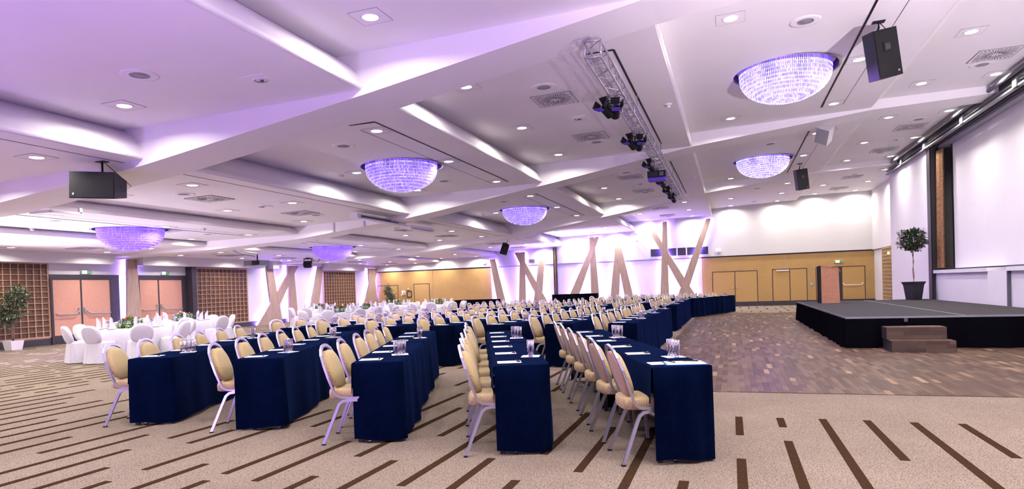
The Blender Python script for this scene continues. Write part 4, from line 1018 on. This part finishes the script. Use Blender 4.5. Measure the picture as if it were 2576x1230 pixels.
# organiser's papers on the front table
ang = math.atan2(V1.y, V1.x)
px, py = at(B1[0], U1, V1, .20, -.16)
r = thing('document_folder', 'blue folder with printed sheet on the nearest table corner', 'folder', (px, py, TH+.002), ang-.12)
boxp('cover', (-.165, -.12, 0), (.165, .12, .004), 'blue_card', r); sh = boxp('sheet', (-.15, -.105, .004), (.15, .105, .007), 'paper', r)
for i in range(7): boxp('text_line', (-.12, -.075+.022*i, .007), (-.12+.10+.012*(i*3 % 4), -.070+.022*i, .0073), 'grey_plastic', r)
boxp('print_block', (.03, -.085, .007), (.075, -.06, .0073), 'ink', r)
qx, qy = at(B1[0], U1, V1, .26, -.10)
q = thing('ballpoint_pen', 'dark ballpoint pen lying across the blue folder', 'pen', (qx, qy, TH+.0145), ang+1.25); link('barrel', PEN, q); link('clip', CLIP, q)
qx, qy = at(B1[0], U1, V1, .19, -.05)
g = thing('reading_glasses', 'folded wire reading glasses on the blue folder', 'glasses', (qx, qy, TH+.0115), ang+.3)
for s in (-1, 1): MB().sweep([(s*.03+.024*math.cos(a*PI/6), .017*math.sin(a*PI/6), 0) for a in range(13)], .003, seg=5).build('lens_rim', 'chrome', g)
MB().sweep([(-.006, 0, 0), (.006, 0, 0)], .003, seg=5).build('bridge', 'chrome', g); MB().sweep([(.054, 0, 0), (-.04, .03, .0)], .003, seg=5).build('temple', 'chrome', g)

# black bar counters by the back wall
def bar(label, x0, x1, y0, y1, h):
    r = thing('bar_counter', label, 'counter'); rows = []
    P = []
    n = int((x1-x0)/.09)
    for i in range(6): P.append((x0, y1-(y1-y0)*i/6))
    for i in range(n): P.append((x0+(x1-x0)*i/n, y0))
    for i in range(7): P.append((x1, y0+(y1-y0)*i/6))
    for z, k in ((h, 0), (h-.02, .4), (.5, .8), (.02, 1)): rows.append([(x+.012*k*math.sin(i*1.3), y-.02*k*(1+math.sin(i*1.1)), z) for i, (x, y) in enumerate(P)])
    MB().grid(rows).build('skirt', 'black_cloth', r, clean=False); boxp('top', (x0-.01, y0-.02, h), (x1+.01, y1, h+.02), 'black_cloth', r)
    boxp('rear_shelf', (x0+.1, y1-.05, h*.5), (x1-.1, y1, h*.5+.03), 'dark_frame', r)
    return r
bar('long black draped bar counter below the lambda-shaped columns', -9.25, -6.85, 33.9, 34.7, .96)
bar('black draped side table before the yellow wall behind the banquet tables', -15.2, -12.6, 34.2, 34.9, .80)

# ---------------------------------------------------------------- banquet corner
def round_cloth(r, h, hem, seed):
    R = random.Random(seed); n = 72; ph = R.uniform(0, 6); rows = []
    for z, k in ((h, 0), (h-.015, .25), (h-.16, .5), (h-.32, .8), (hem, 1)):
        row = []
        for i in range(n):
            a = 2*PI*i/n; w = math.sin(a*11+ph)*.5+math.sin(a*17+ph*2)*.35
            rr = r+.012*(k > 0)+k*(.045*w+.02); zz = z+(.05*math.sin(a*4+ph)*k if z == hem else 0)
            row.append((rr*math.cos(a), rr*math.sin(a), zz))
        rows.append(row)
    mb = MB(); mb.grid(rows, 0, True); mb.face([(r*math.cos(2*PI*i/n), r*math.sin(2*PI*i/n), h) for i in range(n)]); return mb.mesh('tablecloth', 'white_cloth')
RC = [round_cloth(.88, .75, .22, s) for s in (1, 2, 3)]
def covered_chair_meshes():
    M = {}
    n = 30; out = []
    for i in range(n):
        a = 2*PI*i/n; s = math.sin(a); out.append((.235*math.copysign(abs(math.cos(a))**.75, math.cos(a)), .66+(.215 if s > 0 else .22)*math.copysign(abs(s)**.8, s)))
    def ring(k, dx): return [(-.19-.14*((.66+(z-.66)*k)-.45)/.5+dx, y*k, .66+(z-.66)*k) for y, z in out]
    mb = MB(); mb.grid([ring(.2, .06), ring(.8, .055), ring(.97, .04), ring(1.03, 0), ring(.97, -.045), ring(.8, -.06), ring(.2, -.065)], 0, True); mb.face(ring(.2, .06), 0, True); mb.face(ring(.2, -.065), 0, True)
    M['back_cover'] = mb.clean('back_cover', 'white_cloth')
    def sq(k, z, w=0): return [(k*.245*math.copysign(abs(math.cos(2*PI*i/48))**.45, math.cos(2*PI*i/48))*(1+w*math.sin(i*2.2)), k*.245*math.copysign(abs(math.sin(2*PI*i/48))**.45, math.sin(2*PI*i/48))*(1+w*math.sin(i*2.2)), z) for i in range(48)]
    mb = MB(); mb.grid([sq(1.0, .455), sq(.98, .49), sq(.6, .505), sq(.1, .507)], 0, True); mb.face(sq(.1, .507), 0, True); M['seat_cover'] = mb.clean('seat_cover', 'white_cloth')
    mb = MB(); mb.grid([sq(1.0, .46), sq(1.03, .40, .015), sq(1.10, .2, .04), sq(1.18, .015, .065)], 0, True); M['skirt'] = mb.mesh('skirt', 'white_cloth')
    mb = MB(); mb.face([(-.28, -.03, .50), (-.28, .03, .50), (-.40, .05, .22), (-.40, -.05, .22)]); M['bow'] = mb.mesh('ribbon', 'white_cloth')
    return M
WM = covered_chair_meshes()
WC = empty('covered_chair')
for k in ('back_cover', 'seat_cover', 'skirt'): link(k, WM[k], WC)
wc_used = [False]
def nap_mesh():
    n = 12; mb = MB(); rows = []
    for z, r in ((0, .058), (.08, .052), (.16, .048)): rows.append([(r*math.cos(2*PI*i/n), r*math.sin(2*PI*i/n)*.75, z) for i in range(n)])
    rows.append([(.046*math.cos(2*PI*i/n), .034*math.sin(2*PI*i/n), .215+.065*math.cos(2*PI*i/n)) for i in range(n)])
    mb.grid(rows, 0, True); mb.face(rows[-1], 0); 
    mb.face([(.034, -.012, .03), (.05, -.012, .02), (.046, .0, .22), (.030, .0, .25)])
    return mb.mesh('folded_napkin', 'white_cloth')
NM = nap_mesh()
WG = MB().lathe([(.034, 0), (.033, .004), (.006, .012), (.005, .09), (.02, .105), (.036, .14), (.037, .17), (.030, .21), (.0285, .21), (.035, .17), (.034, .14), (.018, .108), (0, .104)], 14).mesh('wine_glass', 'glass')
PL = MB().lathe([(.06, 0), (.09, .006), (.125, .016), (.127, .018), (.09, .010), (0, .008)], 22).mesh('plate', 'white_plastic')
CUP = MB().lathe([(.025, 0), (.04, .03), (.044, .06), (.040, .06), (.036, .03), (0, .008)], 14).mesh('cup', 'white_plastic')
def leaf(mb, p, d, L, w, mi=0, fold=.25):
    d = d.normalized(); s = d.cross(Vector((0, 0, 1)))
    if s.length < .05: s = Vector((1, 0, 0))
    s.normalize(); n = s.cross(d); q = p+d*L; m = p+d*L*.5
    mb.face([p, m+s*w/2+n*w*fold, q, m-s*w/2+n*w*fold], mi)
def foliage(name, mat, ctr, rad, count, L, w, seed, parent, shell=.35):
    R = random.Random(seed); mb = MB()
    for _ in range(count):
        d = Vector((R.gauss(0, 1), R.gauss(0, 1), R.gauss(0, 1))).normalized(); k = (R.random()**shell)
        bl = 1+.16*math.sin(d.x*5+seed)*math.sin(d.y*6+1)+.12*math.sin(d.z*7+seed*2)
        p = Vector(ctr)+Vector((d.x*rad[0], d.y*rad[1], d.z*rad[2]))*k*bl
        dd = d*.8+Vector((R.gauss(0, .5), R.gauss(0, .5), R.gauss(0, .4)-.1))
        leaf(mb, p, dd, L*R.uniform(.7, 1.3), w*R.uniform(.8, 1.2))
    o = mb.build(name, mat, parent, clean=False); o['kind'] = 'stuff'; return o
def centrepiece(label, x, y, seed):
    r = thing('flower_centrepiece', label, 'flowers', (x, y, .752), 0, 'flower centrepieces')
    MB().lathe([(.07, 0), (.09, .02), (.10, .06), (.09, .06), (0, .03)], 16).build('bowl', 'white_plastic', r, clean=False)
    foliage('foliage', 'leaf_bright', (0, 0, .09), (.28, .24, .10), 190, .13, .06, seed, r)
    R = random.Random(seed)
    for i in range(9):
        a = R.uniform(0, 6.28); q = R.uniform(.02, .17); mb = MB(); rr = R.uniform(.035, .055)
        mb.lathe([(0, -rr*.6), (rr*.8, -rr*.3), (rr, .1*rr), (rr*.75, rr*.6), (rr*.3, rr*.5), (0, rr*.3)], 9)
        mb.build('flower', 'flower_red' if i % 3 else 'flower_white', r, (q*math.cos(a), q*math.sin(a), .19+.08*(1-q/.2)), clean=False)
def banquet_table(x, y, name, seed, nch=8, rot=0.0, skip=()):
    r = thing('round_table', 'round banquet table under a white cloth, '+name, 'table', (x, y, 0), seed*.7, 'round banquet tables')
    link('tablecloth', RC[seed % 3], r); MB().lathe([(.30, 0), (.30, .03), (.05, .06), (.05, .70), (.85, .72), (.85, .745), (0, .745)], 20).build('pedestal', 'dark_frame', r, clean=False)
    centrepiece('red and white flower centrepiece on the table '+name, x+.0, y, seed)
    R = random.Random(seed)
    for i in range(nch):
        a = rot+2*PI*i/nch; c, s = math.cos(a), math.sin(a); lab = '%s place clockwise, table %s' % (ORD[nch-1-i], name)
        n = link('folded_napkin', NM, None, (x+.66*c, y+.66*s, .765), a+R.uniform(-.6, .6)); tag(n, 'white upright folded napkin, '+lab, 'napkin', 'folded napkins on the banquet tables')
        p = link('plate', PL, None, (x+.66*c, y+.66*s, .7505)); tag(p, 'white dinner plate, '+lab, 'plate', 'plates on the banquet tables')
        b = a+.20; g = link('wine_glass', WG, None, (x+.50*math.cos(b), y+.50*math.sin(b), .7505)); tag(g, 'clear wine glass, '+lab, 'glass', 'wine glasses on the banquet tables')
        if i in skip: continue
        o = WC if not wc_used[0] else copy_tree(WC); wc_used[0] = True
        d = 1.06+R.uniform(-.04, .08); o.location = (x+d*c, y+d*s, 0); o.rotation_euler = (0, 0, a+PI+R.uniform(-.15, .15))
        tag(o, 'white-covered skirted chair, '+lab, 'chair', 'white covered banquet chairs')
banquet_table(-14.08, 12.0, 'nearest the camera', 1, rot=.25)
banquet_table(-15.87, 15.35, 'before the second pink door', 2, rot=.1)
banquet_table(-13.45, 19.95, 'below the far violet chandelier', 3, rot=.35)
banquet_table(-14.1, 23.0, 'before the far lattice panel', 4, rot=.0)
banquet_table(-17.0, 23.9, 'before the crossing side wall columns', 5, rot=.2)
banquet_table(-16.3, 29.4, 'before the potted ficus', 6, rot=.3)
banquet_table(-13.45, 28.4, 'before the black side table', 7, rot=.15)

# ---------------------------------------------------------------- plants
def bay_tree():
    x, y, z = 5.47, 23.4, .62
    r = thing('bay_tree', 'clipped ball-headed bay tree in a dark square pot on the stage', 'plant', (x, y, z))
    pot = MB()
    def sqr(h, zz): return [(-h, -h, zz), (h, -h, zz), (h, h, zz), (-h, h, zz)]
    pot.grid([sqr(.155, 0), sqr(.20, .43), sqr(.205, .46), sqr(.245, .56), sqr(.22, .56), sqr(.20, .50)], 0, True, False); pot.face(sqr(.155, 0)[::-1])
    pot.build('pot', 'pot_black', r, rz=.45, clean=False)
    boxp('soil', (-.17, -.17, .48), (.17, .17, .50), 'soil', r)
    MB().sweep([(0, 0, .48), (.012, 0, .7), (-.005, 0, .95), (.01, 0, 1.2), (.0, 0, 1.4), (0, 0, 1.75)], .045, seg=8).build('trunk', 'bark', r)
    for i in range(7):
        a = i*.9; MB().sweep([(0, 0, 1.55+.03*i), (.15*math.cos(a), .15*math.sin(a), 1.72), (.28*math.cos(a), .28*math.sin(a), 1.9)], .014, seg=5).build('branch', 'bark', r)
    foliage('foliage', 'leaf_dark', (0, 0, 1.88), (.39, .39, .34), 1500, .11, .042, 5, r)
bay_tree()
def ficus(name, label, x, y, h, pot, potmat, crown, seed, cnt, square):
    r = thing(name, label, 'plant', (x, y, 0))
    if square:
        def sqr(q, zz): return [(-q, -q, zz), (q, -q, zz), (q, q, zz), (-q, q, zz)]
        mb = MB(); mb.grid([sqr(pot*.78, 0), sqr(pot, .30), sqr(pot*.9, .30), sqr(pot*.85, .26)], 0, True, False); mb.face(sqr(pot*.78, 0)[::-1]); mb.build('pot', potmat, r, clean=False); boxp('soil', (-pot*.85, -pot*.85, .24), (pot*.85, pot*.85, .26), 'soil', r)
    else:
        MB().lathe([(pot*.75, 0), (pot, .32), (pot*.92, .32), (pot*.88, .26)], 20).build('pot', potmat, r, clean=False); boxp('soil', (-pot*.6, -pot*.6, .24), (pot*.6, pot*.6, .27), 'soil', r)
    R = random.Random(seed)
    for i in range(4):
        a = i*1.6+.3; MB().sweep([(.02*math.cos(a), .02*math.sin(a), .25), (.04*math.cos(a+.6), .04*math.sin(a+.6), h*.4), (.10*math.cos(a+1), .10*math.sin(a+1), h*.65), (.2*math.cos(a+1.2), .2*math.sin(a+1.2), h*.85)], .03, seg=6).build('trunk', 'bark', r)
    for i, (dx, dy, dz, rx, rz) in enumerate(crown): foliage('foliage', 'leaf_ficus', (dx, dy, dz), (rx, rx, rz), cnt, .12, .055, seed+i, r, .45)
ficus('potted_ficus', 'leafy ficus in a white pot before the near lattice panel', -21.3, 14.0, 1.9, .2, 'white_plastic', [(0, 0, 1.35, .42, .5), (.05, .15, 1.65, .3, .33), (0, -.2, 1.1, .32, .4)], 21, 420, True)
ficus('potted_ficus', 'leafy ficus before the yellow wall near the far corner', -20.2, 35.6, 1.75, .22, 'pot_black', [(0, 0, 1.25, .36, .45), (-.1, 0, 1.5, .26, .28), (.15, 0, .95, .3, .35)], 31, 330, False)

# ---------------------------------------------------------------- stage, steps, lectern
def stage():
    X0, X1, Y0, Y1, Z = 2.13, 5.97, 14.12, 23.9, .61
    r = thing('stage_platform', 'low stage with grey carpet top and black pleated skirt', 'stage')
    for i, (a, b) in enumerate(((X0, 4.14), (4.155, X1))):
        boxp('deck', (a, Y0, Z-.05), (b, Y1, Z), 'stage_carpet', r)
    boxp('deck_joint', (4.138, Y0, Z-.01), (4.157, Y1, Z+.003), 'silver_paint', r)
    boxp('edge_trim', (X0-.012, Y0-.015, Z-.045), (X1, Y0, Z+.004), 'silver_paint', r); boxp('edge_trim', (X0-.012, Y0, Z-.045), (X0, Y1, Z+.002), 'grey_plastic', r)
    def skirt(P, seed):
        rows = []
        for z, k in ((Z-.03, .1), (.45, .4), (.22, .8), (.012, 1.15)): rows.append([(x+nx*k*(.028+.022*math.sin(i*.9+seed)+.018*math.sin(i*.37)), y+ny*k*(.028+.022*math.sin(i*.9+seed)+.018*math.sin(i*.37)), z) for i, (x, y, nx, ny) in enumerate(P)])
        MB().grid(rows).build('skirt', 'black_cloth', r, clean=False)
    n = 130; skirt([(X0-.02, Y1-(Y1-Y0)*i/n, -1, 0) for i in range(n+1)]+[(X0-.02+.02*i, Y0-.015, -.5, -1) for i in range(1, 3)], 1)
    skirt([(X0-.02+(X1-X0+.02)*i/60, Y0-.02, 0, -1) for i in range(61)], 2)
    boxp('skirt_clip', (3.12, Y0-.05, Z-.10), (3.18, Y0-.03, Z-.03), 'grey_plastic', r)
    boxp('base_frame', (X0+.1, Y0+.1, 0), (X1-.1, Y1-.1, Z-.05), 'black_plastic', r)
stage()
def steps():
    r = thing('stage_steps', 'two dark parquet steps leading up to the stage', 'steps'); R = random.Random(9)
    X0, X1 = 2.72, 3.72
    for nm, y0, y1, z0, z1, xa, xb in (('lower_step', 13.28, 13.98, 0.008, .215, X0+.02, X1+.02), ('upper_step', 13.58, 13.98, .215, .44, X0, X1-.04)):
        s = boxp(nm, (xa+.006, y0+.006, z0), (xb-.006, y1, z1-.006), 'dark_frame', r)
        off = s.location
        for j in range(3):                       # riser strips
            h = (z1-z0)/3; x = xa-R.uniform(0, .3)
            while x < xb:
                L = R.uniform(.28, .5); a, b = max(x, xa), min(x+L, xb); x += L
                if b-a > .02: o = piece('plank', (round(b-a, 3)-.001, .012, round(h, 3)-.001), ((a+b)/2-off[0], y0-off[1], z0+h*(j+.5)-off[2]), 'parquet_piece', s)
        n = 5
        for j in range(n):                       # tread strips
            d = ((.31 if nm == 'lower_step' else y1-y0))/n; x = xa-R.uniform(0, .3)
            while x < xb:
                L = R.uniform(.3, .55); a, b = max(x, xa), min(x+L, xb); x += L
                if b-a > .02: piece('plank', (round(b-a, 3)-.001, round(d, 4)-.001, .012), ((a+b)/2-off[0], y0+d*(j+.5)-off[1], z1-.006-off[2]), 'parquet_piece', s)
        for xx in (xa, xb): boxp('side_panel', (xx-.006-off[0], y0-off[1], z0-off[2]), (xx+.006-off[0], y1-off[1], z1-.006-off[2]), 'dark_frame', s)
steps()
def lectern():
    r = thing('lectern', 'reddish wooden lectern with sloping top standing on the stage', 'lectern', (2.62, 22.0, .61), -.05)
    W, D = .54, .62; prof = [(.03, 0), (W, 0), (W-.02, 1.055), (0.02, 1.17)]
    MB().prism(prof, 'y', 0, .025).build('side_panel', 'lectern_wood', r); MB().prism(prof, 'y', D-.025, D).build('side_panel', 'lectern_wood', r)
    boxp('front_panel', (.03, .025, .02), (.055, D-.025, 1.13), 'black_plastic', r)
    boxp('edge_strip', (-.045, -.005, 0), (.03, .03, 1.16), 'black_plastic', r); boxp('edge_strip', (-.045, D-.03, 0), (.03, D, 1.16), 'black_plastic', r)
    MB().prism([(0, 1.165), (W+.0, 1.045), (W+.005, 1.065), (.0, 1.19)], 'y', -.01, D+.01).build('reading_top', 'lectern_wood', r)
    boxp('shelf', (.06, .025, .6), (W-.05, D-.025, .62), 'lectern_wood', r); MB().sweep([(W-.02, .1, 1.03), (W+.03, .1, .98), (W+.03, .1, .94)], .02, seg=6).build('cable_hook', 'orange_plastic', r)
lectern()
